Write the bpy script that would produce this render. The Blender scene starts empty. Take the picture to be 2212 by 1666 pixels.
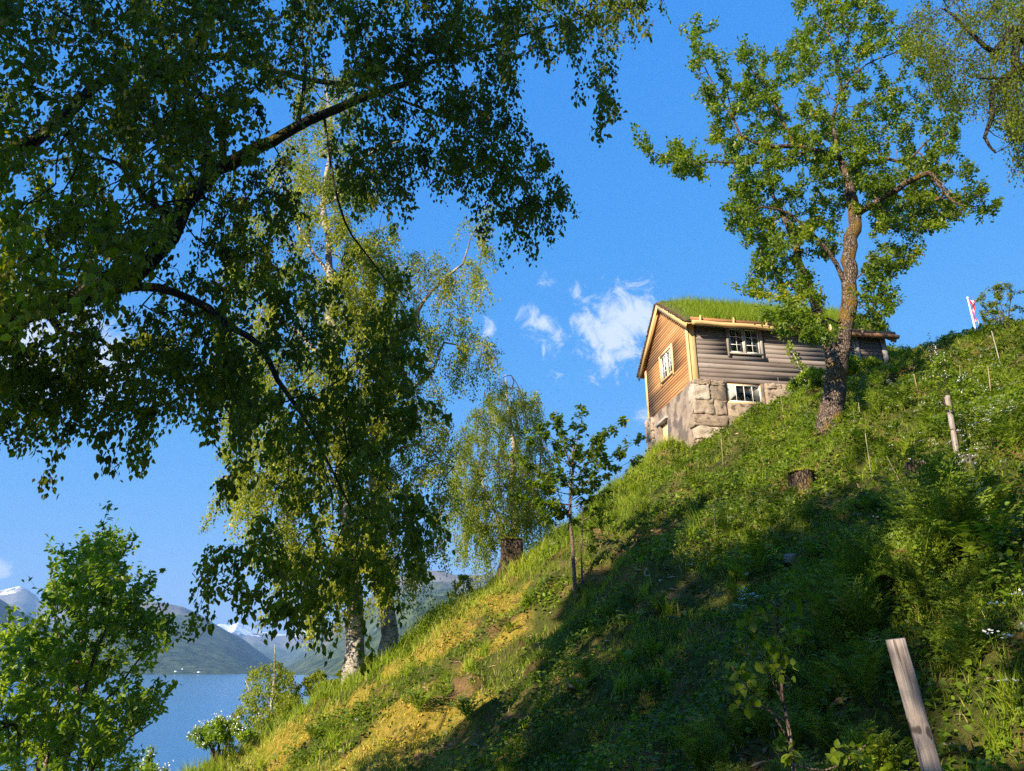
import bpy, math, random
import numpy as np
from mathutils import Vector, Matrix
RNG = np.random.default_rng(7)
random.seed(7)
R = math.radians
scene = bpy.context.scene
col = scene.collection

# ------------------------------------------------------------------ camera
HAZE = 1.05e-4
PITCH = R(21.0); CP, SP = math.cos(PITCH), math.sin(PITCH)
cam_d = bpy.data.cameras.new("camera"); cam = bpy.data.objects.new("camera", cam_d); col.objects.link(cam)
cam_d.sensor_width = 36.0; cam_d.lens = 740.0 / 1024 * 36.0
cam_d.clip_start = 0.05; cam_d.clip_end = 60000
cam.location = (0, 0, 0); cam.rotation_euler = (R(90) + PITCH, 0, 0)
scene.camera = cam

# ------------------------------------------------------------------ light
SUN_EL = R(25.0)
S_H = np.array([-0.66, -0.75]); S_H /= np.linalg.norm(S_H)
SUN = Vector((S_H[0] * math.cos(SUN_EL), S_H[1] * math.cos(SUN_EL), math.sin(SUN_EL)))
sd = bpy.data.lights.new("sun", 'SUN'); sun = bpy.data.objects.new("sun", sd); col.objects.link(sun)
sd.energy = 5.0; sd.angle = R(0.5); sd.color = (1.0, 0.87, 0.68)
sun.rotation_euler = SUN.to_track_quat('Z', 'Y').to_euler(); sun.location = (-30, -30, 40)
scene.view_settings.view_transform = 'Standard'; scene.view_settings.look = 'None'
scene.view_settings.gamma = 1.0; scene.view_settings.use_curve_mapping = False
scene.view_settings.exposure = 1.2
scene.cycles.max_bounces = 6; scene.cycles.diffuse_bounces = 3; scene.cycles.glossy_bounces = 2
scene.cycles.transmission_bounces = 4; scene.cycles.volume_bounces = 0; scene.cycles.transparent_max_bounces = 8
scene.cycles.use_denoising = False
scene.cycles.caustics_reflective = False; scene.cycles.caustics_refractive = False
scene.cycles.sample_clamp_indirect = 4.0

def px(x, y, Y):
    """a point seen at (x, y) of the 2212 wide photograph, Y metres ahead"""
    a = (x * 1024 / 2212 - 512) / 740; b = (385.5 - y * 1024 / 2212) / 740
    k = CP - b * SP
    return np.array([a / k * Y, Y, (SP + b * CP) / k * Y])

# ---- node helpers
class NT:
    def __init__(s, nt): s.nt = nt; s.N = nt.nodes; s.L = nt.links; s.N.clear()
    def n(s, t, **kw):
        nd = s.N.new(t); ins = kw.pop('ins', {})
        for k, v in kw.items(): setattr(nd, k, v)
        for k, v in ins.items():
            if isinstance(v, bpy.types.NodeSocket): s.L.new(v, nd.inputs[k])
            else: nd.inputs[k].default_value = v
        return nd
    def math(s, op, a, b=0.0, c=0.0, clamp=False):
        nd = s.N.new('ShaderNodeMath'); nd.operation = op; nd.use_clamp = clamp
        for i, v in enumerate((a, b, c)):
            if isinstance(v, bpy.types.NodeSocket): s.L.new(v, nd.inputs[i])
            else: nd.inputs[i].default_value = v
        return nd.outputs[0]
    def mix(s, f, a, b, blend='MIX'):
        nd = s.N.new('ShaderNodeMix'); nd.data_type = 'RGBA'; nd.blend_type = blend
        for i, v in ((0, f), (6, a), (7, b)):
            if isinstance(v, bpy.types.NodeSocket): s.L.new(v, nd.inputs[i])
            elif i == 0: nd.inputs[0].default_value = v
            else: nd.inputs[i].default_value = (*v[:3], 1)
        return nd.outputs[2]
    def noise(s, vec, scale, detail=3, rough=.55, dist=0.0, col_=False):
        nd = s.n('ShaderNodeTexNoise', ins={'Scale': scale, 'Detail': detail, 'Roughness': rough, 'Distortion': dist})
        if vec is not None: s.L.new(vec, nd.inputs['Vector'])
        return nd.outputs['Color' if col_ else 'Fac']
    def step(s, v, lo, hi):
        nd = s.N.new('ShaderNodeMapRange'); nd.interpolation_type = 'SMOOTHSTEP'; nd.clamp = True
        s.L.new(v, nd.inputs[0]); nd.inputs[1].default_value = lo; nd.inputs[2].default_value = hi
        return nd.outputs[0]
    def mapping(s, vec, scale=(1, 1, 1), rot=(0, 0, 0), loc=(0, 0, 0)):
        return s.n('ShaderNodeMapping', ins={'Vector': vec, 'Scale': scale, 'Rotation': rot, 'Location': loc}).outputs[0]

# ------------------------------------------------------------------ sky and clouds
w = bpy.data.worlds.new("World"); scene.world = w; w.use_nodes = True
t = NT(w.node_tree)
sky = t.n('ShaderNodeTexSky', sky_type='NISHITA', sun_disc=False)
sky.sun_elevation = SUN_EL; sky.sun_rotation = math.atan2(S_H[0], S_H[1])
sky.air_density = 1.0; sky.dust_density = 0.25; sky.ozone_density = 2.2
hs0 = t.n('ShaderNodeHueSaturation', ins={'Saturation': 1.15, 'Value': 1.0, 'Color': sky.outputs[0]})
sep = t.n('ShaderNodeSeparateColor', ins={0: hs0.outputs[0]})
hs = t.n('ShaderNodeCombineColor', ins={0: t.math('MULTIPLY', t.math('POWER', sep.outputs[0], .95), .50), 1: t.math('MULTIPLY', t.math('POWER', sep.outputs[1], .38), 1.78),
                                        2: t.math('MULTIPLY', t.math('POWER', sep.outputs[2], .12), 4.9)})
dirv = t.n('ShaderNodeTexCoord').outputs['Generated']
nz = t.noise(dirv, 30, 8, .7, .8)
nz2 = t.noise(dirv, 9, 3, .5)
fld = None
for (cx, cy, r, wt) in [(1325, 715, 135, .95), (1385, 690, 90, .95), (1310, 775, 85, .8), (1270, 690, 70, .75), (1165, 705, 55, .85), (1240, 690, 45, .7),
                        (1243, 622, 34, .85), (1200, 735, 60, .6), (1150, 690, 50, .7), (1350, 650, 90, .6), (1187, 605, 42, .5), (1283, 565, 40, .3), (90, 735, 170, 1.3), (215, 770, 120, 1.1), (3, 1231, 30, 1.2),
                        (1060, 715, 50, .6), (1332, 828, 18, .6), (1400, 900, 50, .4), (640, 700, 60, .6), (700, 1190, 80, .6), (1212, 805, 40, .3), (1000, 1010, 60, .5)]:
    c = Vector(px(cx, cy, 1.0)).normalized()
    dd = t.n('ShaderNodeVectorMath', operation='DISTANCE', ins={0: dirv, 1: tuple(c)}).outputs['Value']
    m = t.math('MULTIPLY', t.math('SUBTRACT', 1.0, t.math('DIVIDE', dd, r * 1024 / 2212 / 740), clamp=True), wt)
    fld = m if fld is None else t.math('MAXIMUM', fld, m)
cl = t.math('MULTIPLY', fld, t.math('ADD', 0.25, t.math('MULTIPLY', nz2, 1.3)))
cl = t.math('ADD', cl, t.math('MULTIPLY', t.math('SUBTRACT', nz, 0.54), 2.1))
cl = t.math('MULTIPLY', t.step(cl, 0.12, 0.75), t.step(fld, 0.0, 0.22))
cl = t.math('MULTIPLY', cl, 0.82)
skc = t.mix(cl, hs.outputs[0], (5.6, 6.1, 7.2))
bg = t.n('ShaderNodeBackground', ins={'Color': skc, 'Strength': 0.0715})
t.L.new(bg.outputs[0], t.n('ShaderNodeOutputWorld').inputs[0])

# ------------------------------------------------------------------ mesh helpers
class MB:
    def __init__(s): s.V = []; s.F = {}; s.n = 0; s.A = []; s.mi = 0; s.M = {}
    def add(s, V, F, rnd=None):
        V = np.asarray(V, float).reshape(-1, 3)
        for f in (F if isinstance(F, list) else [F]):
            f = np.asarray(f, np.int64); s.F.setdefault(f.shape[1], []).append(f + s.n); s.M.setdefault(f.shape[1], []).append(np.full(len(f), s.mi))
        s.V.append(V); s.n += len(V)
        s.A.append(np.broadcast_to(np.asarray(0.5 if rnd is None else rnd, float), (len(V),)))
        return s
    def box(s, lo, hi, rnd=None):
        (a, b, c), (d, e, f) = lo, hi
        V = [(a, b, c), (d, b, c), (d, e, c), (a, e, c), (a, b, f), (d, b, f), (d, e, f), (a, e, f)]
        return s.add(V, np.array([[0, 3, 2, 1], [4, 5, 6, 7], [0, 1, 5, 4], [1, 2, 6, 5], [2, 3, 7, 6], [3, 0, 4, 7]]), rnd)
    def prism(s, prof, p0, p1, ax, rnd=None):
        """profile (list of 3D offsets) swept from p0 to p1"""
        n = len(prof); P = np.array(prof, float)
        V = np.vstack([P + np.array(p0), P + np.array(p1)])
        F = np.array([[i, (i + 1) % n, n + (i + 1) % n, n + i] for i in range(n)])
        s.add(V, [F, np.array([list(range(n))[::-1]]), np.array([list(range(n, 2 * n))])], rnd)
    def tube(s, pts, rad, k=6, rnd=None, bump=0.0, rng=None):
        pts = np.asarray(pts, float); n = len(pts); rad = np.broadcast_to(np.asarray(rad, float), (n,))
        T = np.gradient(pts, axis=0); T /= np.linalg.norm(T, axis=1)[:, None] + 1e-9
        ref = np.eye(3)[np.argmin(np.abs(T).sum(0))]
        U = np.cross(T, ref); U /= np.linalg.norm(U, axis=1)[:, None] + 1e-9
        W = np.cross(T, U)
        an = np.arange(k) * 2 * math.pi / k
        rr = rad[:, None] * np.ones((1, k))
        if bump: rr = rr * (1 + bump * (rng or RNG).standard_normal((n, k)))
        V = pts[:, None] + rr[..., None] * (np.cos(an)[None, :, None] * U[:, None] + np.sin(an)[None, :, None] * W[:, None])
        i = np.arange(n - 1)[:, None] * k; j = np.arange(k)[None]; j2 = (j + 1) % k
        F = np.stack([i + j, i + k + j, i + k + j2, i + j2], -1).reshape(-1, 4)
        caps = [np.array([list(range(k))]), np.array([list(range((n - 1) * k, n * k))[::-1]])]
        s.add(V.reshape(-1, 3), [F] + caps, rnd)
    def build(s, name, mat, parent=None, origin=None, smooth=False, rnd=True):
        V = np.vstack(s.V) if s.V else np.zeros((0, 3))
        if origin is not None: V = V - np.asarray(origin)
        me = bpy.data.meshes.new(name)
        loops = []; starts = []; tot = []; st = 0
        for k, fl in s.F.items():
            f = np.vstack(fl); loops.append(f.ravel()); starts.append(st + np.arange(len(f)) * k); tot.append(np.full(len(f), k)); st += f.size
        loops = np.concatenate(loops).astype(np.int32); starts = np.concatenate(starts).astype(np.int32)
        me.vertices.add(len(V)); me.vertices.foreach_set('co', V.astype(np.float32).ravel())
        me.loops.add(len(loops)); me.loops.foreach_set('vertex_index', loops)
        me.polygons.add(len(starts)); me.polygons.foreach_set('loop_start', starts)
        me.update(calc_edges=True)
        if rnd:
            at = me.attributes.new('rnd', 'FLOAT', 'POINT'); at.data.foreach_set('value', np.concatenate(s.A).astype(np.float32))
        if smooth: me.polygons.foreach_set('use_smooth', np.ones(len(starts), bool))
        mats = mat if isinstance(mat, (list, tuple)) else [mat]
        for m_ in mats: me.materials.append(m_)
        if len(mats) > 1: me.polygons.foreach_set('material_index', np.concatenate([np.concatenate(s.M[k]) for k in s.F]).astype(np.int32))
        me.validate(); me.update()
        o = bpy.data.objects.new(name, me); col.objects.link(o)
        if parent is not None: o.parent = parent
        elif origin is not None: o.location = Vector(origin)
        return o

def tag(o, label=None, cat=None, group=None, kind=None):
    if label: o['label'] = label
    if cat: o['category'] = cat
    if group: o['group'] = group
    if kind: o['kind'] = kind
    return o
def empty(name, loc, label, cat, group=None, rz=0.0):
    o = bpy.data.objects.new(name, None); col.objects.link(o); o.location = Vector(loc); o.rotation_euler = (0, 0, rz)
    o.empty_display_size = .3
    return tag(o, label, cat, group)
def copy_tree(src, loc, rz, label, group):
    r = src.copy(); col.objects.link(r); r.location = Vector(loc); r.rotation_euler = (0, 0, rz)
    r['label'] = label; r['group'] = group
    for ch in list(src.children):
        c = ch.copy(); col.objects.link(c); c.parent = r
    return r

# value noise
def _h(ix, iy, seed):
    n = (ix.astype(np.int64) * 374761393 + iy.astype(np.int64) * 668265263 + seed * 1442695041) & 0xffffffff
    n = ((n ^ (n >> 13)) * 1274126177) & 0xffffffff
    return ((n ^ (n >> 16)) & 0xffff) / 65535.0
def vnoise(x, y, seed=0):
    ix = np.floor(x); iy = np.floor(y); fx = x - ix; fy = y - iy
    fx = fx * fx * (3 - 2 * fx); fy = fy * fy * (3 - 2 * fy)
    a = _h(ix, iy, seed); b = _h(ix + 1, iy, seed); c = _h(ix, iy + 1, seed); d = _h(ix + 1, iy + 1, seed)
    return (a * (1 - fx) + b * fx) * (1 - fy) + (c * (1 - fx) + d * fx) * fy
def fbm(x, y, seed=0, oct=4, gain=.5):
    x = np.asarray(x, float); y = np.asarray(y, float)
    s = 0; a = 1; tt = 0
    for i in range(oct):
        s = s + a * (vnoise(x * 2 ** i, y * 2 ** i, seed + i * 17) - .5); tt += a; a *= gain
    return s / tt * 2
def inpoly(P, poly):
    x, y = P[:, 0], P[:, 1]; c = np.zeros(len(P), bool); n = len(poly)
    for i in range(n):
        x1, y1 = poly[i]; x2, y2 = poly[(i + 1) % n]
        c ^= ((y1 > y) != (y2 > y)) & (x < (x2 - x1) * (y - y1) / (y2 - y1 + 1e-12) + x1)
    return c

# ------------------------------------------------------------------ materials
def mat(name):
    m = bpy.data.materials.new(name); m.use_nodes = True
    return m, NT(m.node_tree)
def finish(m, t, color, rough=.8, bump=None, bstr=.3, bdist=.02, spec=.3, extra=None, normal=None):
    b = t.n('ShaderNodeBsdfPrincipled', ins={'Roughness': rough, 'Specular IOR Level': spec})
    if isinstance(color, bpy.types.NodeSocket): t.L.new(color, b.inputs['Base Color'])
    else: b.inputs['Base Color'].default_value = (*color, 1)
    if bump is not None:
        bp = t.n('ShaderNodeBump', ins={'Strength': bstr, 'Distance': bdist, 'Height': bump}); t.L.new(bp.outputs[0], b.inputs['Normal'])
    t.L.new(b.outputs[0], t.n('ShaderNodeOutputMaterial').inputs[0])
    return m
def ocoord(t): return t.n('ShaderNodeTexCoord').outputs['Object']
def rampc(t, f, stops):
    r = t.n('ShaderNodeValToRGB'); t.L.new(f, r.inputs[0]); e = r.color_ramp.elements
    while len(e) < len(stops): e.new(.5)
    for i, (p, c) in enumerate(stops): e[i].position = p; e[i].color = (*c, 1)
    return r.outputs[0]
def leafmat(name, stops, trans=(.35, .5, .06), tf=.38, rough=.42, spec=.35):
    m, t = mat(name)
    a = t.n('ShaderNodeAttribute', attribute_name='rnd').outputs['Fac']
    c = rampc(t, a, stops)
    b = t.n('ShaderNodeBsdfPrincipled', ins={'Roughness': rough, 'Specular IOR Level': spec, 'Base Color': c})
    tc = t.mix(1.0, c, trans, 'MULTIPLY'); 
    tr = t.n('ShaderNodeBsdfTranslucent', ins={'Color': tc})
    mx = t.n('ShaderNodeMixShader', ins={0: tf, 1: b.outputs[0], 2: tr.outputs[0]})
    t.L.new(mx.outputs[0], t.n('ShaderNodeOutputMaterial').inputs[0])
    return m
T1 = (3.2, 3.4, 1.2)
M = {}
M['birch_leaf'] = leafmat('birch_leaf', [(0, (.032, .048, .003)), (.55, (.085, .105, .005)), (.9, (.19, .21, .01)), (1, (.26, .25, .02))], T1, .36, .5, .18)  # dark copy of the birch leaf, canopy shade put into the colour
M['birch_leaf_sun'] = leafmat('birch_leaf_sun', [(0, (.11, .135, .01)), (.5, (.21, .235, .014)), (.9, (.34, .335, .03)), (1, (.48, .42, .06))], (2.0, 2.0, 1.0), .38, .5, .25)  # lighter, yellower copy of the birch leaf, sunlight put into the colour
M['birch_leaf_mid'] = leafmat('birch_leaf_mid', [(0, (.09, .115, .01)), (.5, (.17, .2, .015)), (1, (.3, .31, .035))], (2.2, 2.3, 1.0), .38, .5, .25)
M['cherry_leaf'] = leafmat('cherry_leaf', [(0, (.045, .08, .006)), (.5, (.105, .155, .01)), (.88, (.18, .22, .012)), (1, (.42, .32, .015))], (2.6, 2.8, .9), .38, .42, .3)
M['bush_leaf'] = leafmat('bush_leaf', [(0, (.085, .14, .011)), (.5, (.17, .24, .017)), (1, (.27, .33, .025))], (2.4, 2.6, .9), .38, .4, .35)
M['fern_leaf'] = leafmat('fern_leaf', [(0, (.06, .1, .008)), (.5, (.14, .2, .015)), (.9, (.26, .33, .022)), (1, (.3, .2, .06))], (2.0, 2.2, .8), .24, .5, .25)
M['grass'] = leafmat('grass', [(0, (.06, .1, .006)), (.45, (.17, .235, .012)), (.8, (.31, .36, .025)), (.9, (.4, .33, .1)), (1, (.5, .4, .18))], (2.2, 2.3, 1.0), .35, .5, .2)
M['herb'] = leafmat('herb', [(0, (.035, .06, .004)), (.5, (.09, .14, .007)), (.92, (.18, .25, .012)), (1, (.26, .28, .02))], (2.3, 2.5, .8), .32, .45, .25)
M['moss_tuft'] = leafmat('moss_tuft', [(0, (.16, .2, .02)), (.4, (.36, .31, .03)), (.75, (.6, .38, .05)), (1, (.62, .5, .14))], (1.4, 1.3, .9), .25, .7, .1)
M['litter'] = leafmat('litter', [(0, (.09, .05, .03)), (.5, (.22, .13, .07)), (1, (.42, .3, .17))], (1, 1, 1), .1, .7, .1)
M['petal'] = leafmat('petal', [(0, (.7, .7, .66)), (1, (.85, .85, .82))], (1, 1, 1), .25, .6, .2)

def bark(name, c0, c1, c2, moss=None, scale=6, vert=.25, bd=.05, lich=None):
    m, t = mat(name); o = ocoord(t)
    v = t.mapping(o, (scale, scale, scale * vert))
    n1 = t.noise(v, 3.0, 6, .65, .6); n2 = t.noise(o, 1.7, 4, .6); vo = t.n('ShaderNodeTexVoronoi', feature='DISTANCE_TO_EDGE', ins={'Vector': t.mapping(o, (scale * 2.2, scale * 2.2, scale * .7)), 'Scale': 1.6}).outputs[0]
    c = rampc(t, n1, [(.3, c0), (.5, c1), (.72, c2)])
    crack = t.step(vo, .0, .16)
    c = t.mix(t.math('SUBTRACT', 1.0, crack), c, tuple(x * .35 for x in c0))
    if lich: c = t.mix(t.math('MULTIPLY', t.step(t.noise(o, 7, 5, .75), .54, .66), .4), c, lich)
    if moss: c = t.mix(t.math('MULTIPLY', t.step(n2, .5, .62), .85), c, moss)
    h = t.math('ADD', t.math('MULTIPLY', crack, .7), n1)
    return finish(m, t, c, .9, h, .9, bd, .15)
M['near_bark'] = bark('near_bark', (.018, .015, .012), (.05, .043, .035), (.13, .12, .1), (.11, .09, .015), 9, .5, .03, (.2, .2, .15))
M['cherry_bark'] = bark('cherry_bark', (.06, .04, .03), (.17, .12, .09), (.36, .28, .22), (.2, .12, .02), 7, .5, .05, (.42, .42, .34))
M['sapling_bark'] = bark('sapling_bark', (.12, .07, .05), (.25, .17, .12), (.38, .3, .24), None, 14, .6, .01)
M['twig'] = bark('twig', (.04, .03, .022), (.09, .065, .045), (.18, .14, .1), None, 20, .6, .004)
M['stump_wood'] = bark('stump_wood', (.035, .024, .016), (.1, .068, .045), (.2, .15, .1), (.16, .12, .02), 5, .3, .06)
def birchbark():
    m, t = mat('birch_bark'); o = ocoord(t)
    lent = t.noise(t.mapping(o, (5, 5, 22)), 1.5, 4, .6)
    big = t.noise(o, 2.2, 5, .65)
    c = t.mix(t.step(lent, .5, .62), (.42, .37, .3), (.1, .075, .05))
    c = t.mix(t.math('MULTIPLY', t.step(big, .46, .6), .85), c, (.11, .085, .055))
    c = t.mix(t.math('MULTIPLY', t.step(t.noise(o, 3.1, 3), .56, .68), .7), c, (.22, .2, .1))
    return finish(m, t, c, .85, t.math('ADD', lent, big), .7, .04, .2)
M['birch_bark'] = birchbark()

def wood(name, c0, c1, c2, axis='x', knots=0.0, fine=40, streak=None, rough=.75, bs=.25):
    """weathered or fresh wood, grain running along the given object axis"""
    m, t = mat(name); o = ocoord(t)
    sc = {'x': (.6, fine, fine), 'y': (fine, .6, fine), 'z': (fine, fine, .6)}[axis]
    sc2 = {'x': (.5, 1, 1.5), 'y': (1, .5, 1.5), 'z': (1.5, 1.5, .35)}[axis]
    g = t.noise(t.mapping(o, sc), 1.0, 5, .6, .4); b = t.noise(t.mapping(o, sc2), 1.0, 2, .5)
    a = t.n('ShaderNodeAttribute', attribute_name='rnd').outputs['Fac']
    f = t.math('ADD', t.math('MULTIPLY', g, .55), t.math('MULTIPLY', b, .45))
    f = t.math('ADD', f, t.math('MULTIPLY', t.math('SUBTRACT', a, .5), .22))
    c = rampc(t, f, [(.25, c0), (.5, c1), (.75, c2)])
    if knots:
        vo = t.n('ShaderNodeTexVoronoi', ins={'Vector': t.mapping(o, {'x': (2.2, 6, 6), 'y': (6, 2.2, 6), 'z': (6, 6, 2.2)}[axis]), 'Scale': 1.0, 'Randomness': 1.0}).outputs['Distance']
        kk = t.math('MULTIPLY', t.math('SUBTRACT', 1.0, t.step(vo, .05, .17)), knots)
        c = t.mix(kk, c, tuple(x * .35 for x in c0))
    if streak:
        v = t.noise(t.mapping(o, {'x': (9, 2.2, 13), 'y': (2.2, 9, 13), 'z': (13, 9, 2.2)}[axis]), 1.5, 4, .7)
        c = t.mix(t.math('MULTIPLY', t.step(v, .62, .72), .8), c, streak)
    return finish(m, t, c, rough, g, bs, .008, .25)
M['gray_boards'] = wood('gray_boards', (.09, .07, .06), (.19, .155, .138), (.29, .25, .225), 'x', .5, 95, (.33, .30, .27))
M['orange_boards'] = wood('orange_boards', (.2, .095, .036), (.40, .205, .085), (.56, .32, .15), 'y', .5, 60)
M['pine_z'] = wood('pine_z', (.5, .32, .13), (.72, .51, .25), (.8, .64, .36), 'z', .8, 26)
M['pine_x'] = wood('pine_x', (.42, .24, .09), (.66, .42, .19), (.78, .56, .3), 'x', .6, 26)
M['pine_y'] = wood('pine_y', (.45, .25, .09), (.66, .42, .18), (.78, .55, .28), 'y', .6, 26)
M['red_pine'] = wood('red_pine', (.16, .07, .03), (.34, .16, .07), (.5, .27, .13), 'x', .5, 26)
M['gray_frame'] = wood('gray_frame', (.19, .16, .135), (.4, .355, .31), (.56, .51, .46), 'z', .3, 40)
M['post_wood'] = wood('post_wood', (.07, .055, .045), (.3, .25, .215), (.5, .44, .39), 'z', .85, 90, None, .85, .8)
M['stake_wood'] = wood('stake_wood', (.18, .13, .08), (.33, .25, .16), (.46, .38, .26), 'z', 0, 60)
def plain(name, c, rough=.5, spec=.4):
    m, t = mat(name); n = t.noise(ocoord(t), 9, 4)
    return finish(m, t, t.mix(n, tuple(x * .86 for x in c), tuple(min(1, x * 1.1) for x in c)), rough, None, spec=spec)
M['white_paint'] = plain('white_paint', (.74, .74, .71), .4)
M['curtain'] = plain('curtain', (.7, .7, .66), .9, .1)
M['dark_room'] = plain('dark_room', (.09, .075, .06), .9, .1)
M['bark_edge'] = bark('birch_bark_edge', (.09, .05, .03), (.26, .16, .09), (.46, .36, .26), None, 9, 1, .03)
M['red'] = plain('red_flower', (.6, .02, .02)); M['clay'] = plain('clay', (.35, .12, .05), .8)
M['flag_red'] = plain('flag_red', (.62, .02, .05), .8, .1); M['flag_blue'] = plain('flag_blue', (.02, .04, .25), .8, .1)
m, t = mat('post_wood'); o = ocoord(t); sx_ = t.n('ShaderNodeSeparateXYZ', ins={0: o}); X_, Z_ = sx_.outputs[0], sx_.outputs[2]; off = None; kn = None
for (kx, kz, kr) in [(-.035, .70, .016), (.012, .685, .02), (.02, .66, .01), (-.02, .42, .017), (.012, .415, .01), (.0, .13, .015)]:
    dx_ = t.math('DIVIDE', t.math('SUBTRACT', X_, kx), kr); dz_ = t.math('DIVIDE', t.math('SUBTRACT', Z_, kz), kr * 1.7); d2 = t.math('ADD', t.math('MULTIPLY', dx_, dx_), t.math('MULTIPLY', dz_, dz_))
    e_ = t.math('DIVIDE', 1.0, t.math('ADD', 1.0, t.math('MULTIPLY', d2, .5))); of = t.math('MULTIPLY', t.math('MULTIPLY', dx_, e_), kr * .9); k1 = t.math('SUBTRACT', 1.0, t.step(d2, .15, .9))
    off = of if off is None else t.math('ADD', off, of); kn = k1 if kn is None else t.math('MAXIMUM', kn, k1)
u_ = t.math('SUBTRACT', X_, off); vv = t.n('ShaderNodeCombineXYZ', ins={0: u_, 1: sx_.outputs[1], 2: t.math('MULTIPLY', Z_, .035)}).outputs[0]
gr = t.noise(vv, 120, 5, .6, .15); g2 = t.noise(vv, 34, 3, .5); big = t.noise(o, 9, 3)
c = rampc(t, t.math('ADD', t.math('MULTIPLY', gr, .5), t.math('MULTIPLY', big, .5)), [(.3, (.13, .1, .085)), (.5, (.32, .265, .23)), (.7, (.46, .4, .36))])
c = t.mix(t.math('MULTIPLY', t.math('SUBTRACT', 1.0, t.step(g2, .34, .4)), .85), c, (.035, .025, .02)); c = t.mix(t.math('MULTIPLY', kn, .85), c, (.05, .035, .028))
M['post_wood'] = finish(m, t, c, .85, t.math('ADD', gr, g2), .7, .006, .2)
m, t = mat('glass')
b = t.n('ShaderNodeBsdfPrincipled', ins={'Base Color': (.75, .8, .8, 1), 'Roughness': .02, 'Specular IOR Level': .5})
tr = t.n('ShaderNodeBsdfTransparent', ins={'Color': (.85, .88, .87, 1)}); gl = t.n('ShaderNodeBsdfGlossy', ins={'Roughness': .02})
fr = t.n('ShaderNodeFresnel', ins={'IOR': 1.5})
t.L.new(t.n('ShaderNodeMixShader', ins={0: fr.outputs[0], 1: tr.outputs[0], 2: gl.outputs[0]}).outputs[0], t.n('ShaderNodeOutputMaterial').inputs[0]); M['glass'] = m
def stonemat(name, c0, c1, c2, patch, sc=1.0, pth=(.56, .62), mossc=None):
    m, t = mat(name); o = ocoord(t)
    n = t.noise(o, 3 * sc, 8, .68, .3); n2 = t.noise(o, 17 * sc, 5, .7); n3 = t.noise(o, 1.3 * sc, 4, .6)
    a = t.n('ShaderNodeAttribute', attribute_name='rnd').outputs['Fac']
    f = t.math('ADD', t.math('MULTIPLY', n, .7), t.math('ADD', t.math('MULTIPLY', n2, .3), t.math('MULTIPLY', t.math('SUBTRACT', a, .5), .36)))
    c = rampc(t, f, [(.3, c0), (.5, c1), (.7, c2)])
    c = t.mix(t.math('MULTIPLY', t.step(n3, *pth), .8), c, patch)
    if mossc: c = t.mix(t.math('MULTIPLY', t.step(t.noise(t.mapping(o, (1, 1, 2.2)), 3.2 * sc, 6, .72, .8), .575, .61), .9), c, mossc)
    return finish(m, t, c, .92, t.math('ADD', n, t.math('MULTIPLY', n2, .5)), .8, .05, .15)
M['stone'] = stonemat('stone', (.2, .15, .11), (.36, .28, .21), (.5, .42, .34), (.42, .3, .2), 1, (.56, .66), (.05, .032, .02))
M['render'] = stonemat('render', (.17, .125, .095), (.31, .24, .18), (.42, .34, .27), (.1, .085, .08), 1.0, (.48, .6))
M['mortar'] = stonemat('mortar', (.14, .1, .07), (.27, .21, .15), (.4, .32, .24), (.06, .04, .025), 2)
M['boulder'] = stonemat('boulder', (.12, .11, .1), (.24, .22, .2), (.42, .4, .36), (.1, .1, .04), 3)

# ------------------------------------------------------------------ terrain
HC = np.array([6.83, 26.0]); HX = np.array([.988, .156]); HX = HX / np.linalg.norm(HX); HY = np.array([-HX[1], HX[0]])
HL, HW = 8.3, 4.95
def sp_(v, k=1.0): return np.logaddexp(0, v * k) / k
def ground0(x, y):
    x = np.asarray(x, float); y = np.asarray(y, float)
    z = -5.8 + .5 * x + .39 * y
    near = np.where(x < 0, -1.9 + .45 * x, -1.9 + .5 * x) + .06 * np.clip(y, -30, 40)
    z = (np.logaddexp(z * 2.2, near * 2.2)) / 2.2
    z = z - .62 * sp_(x - 14.9, 2.5)
    d = -.634 * x + .773 * y - 18.3
    z = z - 1.0 * sp_(d, 1.6) - .25 * sp_(d - 12, .4)
    return z
def ground(x, y):
    x = np.asarray(x, float); y = np.asarray(y, float)
    z = ground0(x, y)
    z = z + .6 * fbm(x * .33, y * .33, 3, 3) + .36 * fbm(x * 1.1, y * 1.1, 5, 3) + .2 * fbm(x * 2.9, y * 2.9, 8, 2)
    z = z - .75 * np.exp(-((x - 14.6) / 2.2) ** 2 - ((y - 25.6) / 2.4) ** 2)
    lx = (x - HC[0]) * HX[0] + (y - HC[1]) * HX[1]; ly = (x - HC[0]) * HY[0] + (y - HC[1]) * HY[1]
    ins = (lx > .15) & (lx < HL - .1) & (ly > .2) & (ly < HW - .1)
    z = np.where(ins, np.minimum(z, 8.0), z)
    # far away the ground settles under the water of the fjord or runs on as low shore
    return np.maximum(z, -19.0)
def g1(x, y): return float(ground(np.array([x]), np.array([y]))[0])
def onslope(x, y, Y0, Y1=40):
    """first place along the ray of a photo point (2212 wide) where it meets the ground"""
    Ys = np.linspace(Y0, Y1, 900); p = np.array([px(x, y, Y) for Y in (1.0,)])[0]
    zz = ground(p[0] * Ys, Ys); hit = np.where(zz > p[2] * Ys)[0]
    Y = Ys[hit[0]] if len(hit) else Ys[-1]
    return np.array([p[0] * Y, Y, g1(p[0] * Y, Y)])

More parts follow.
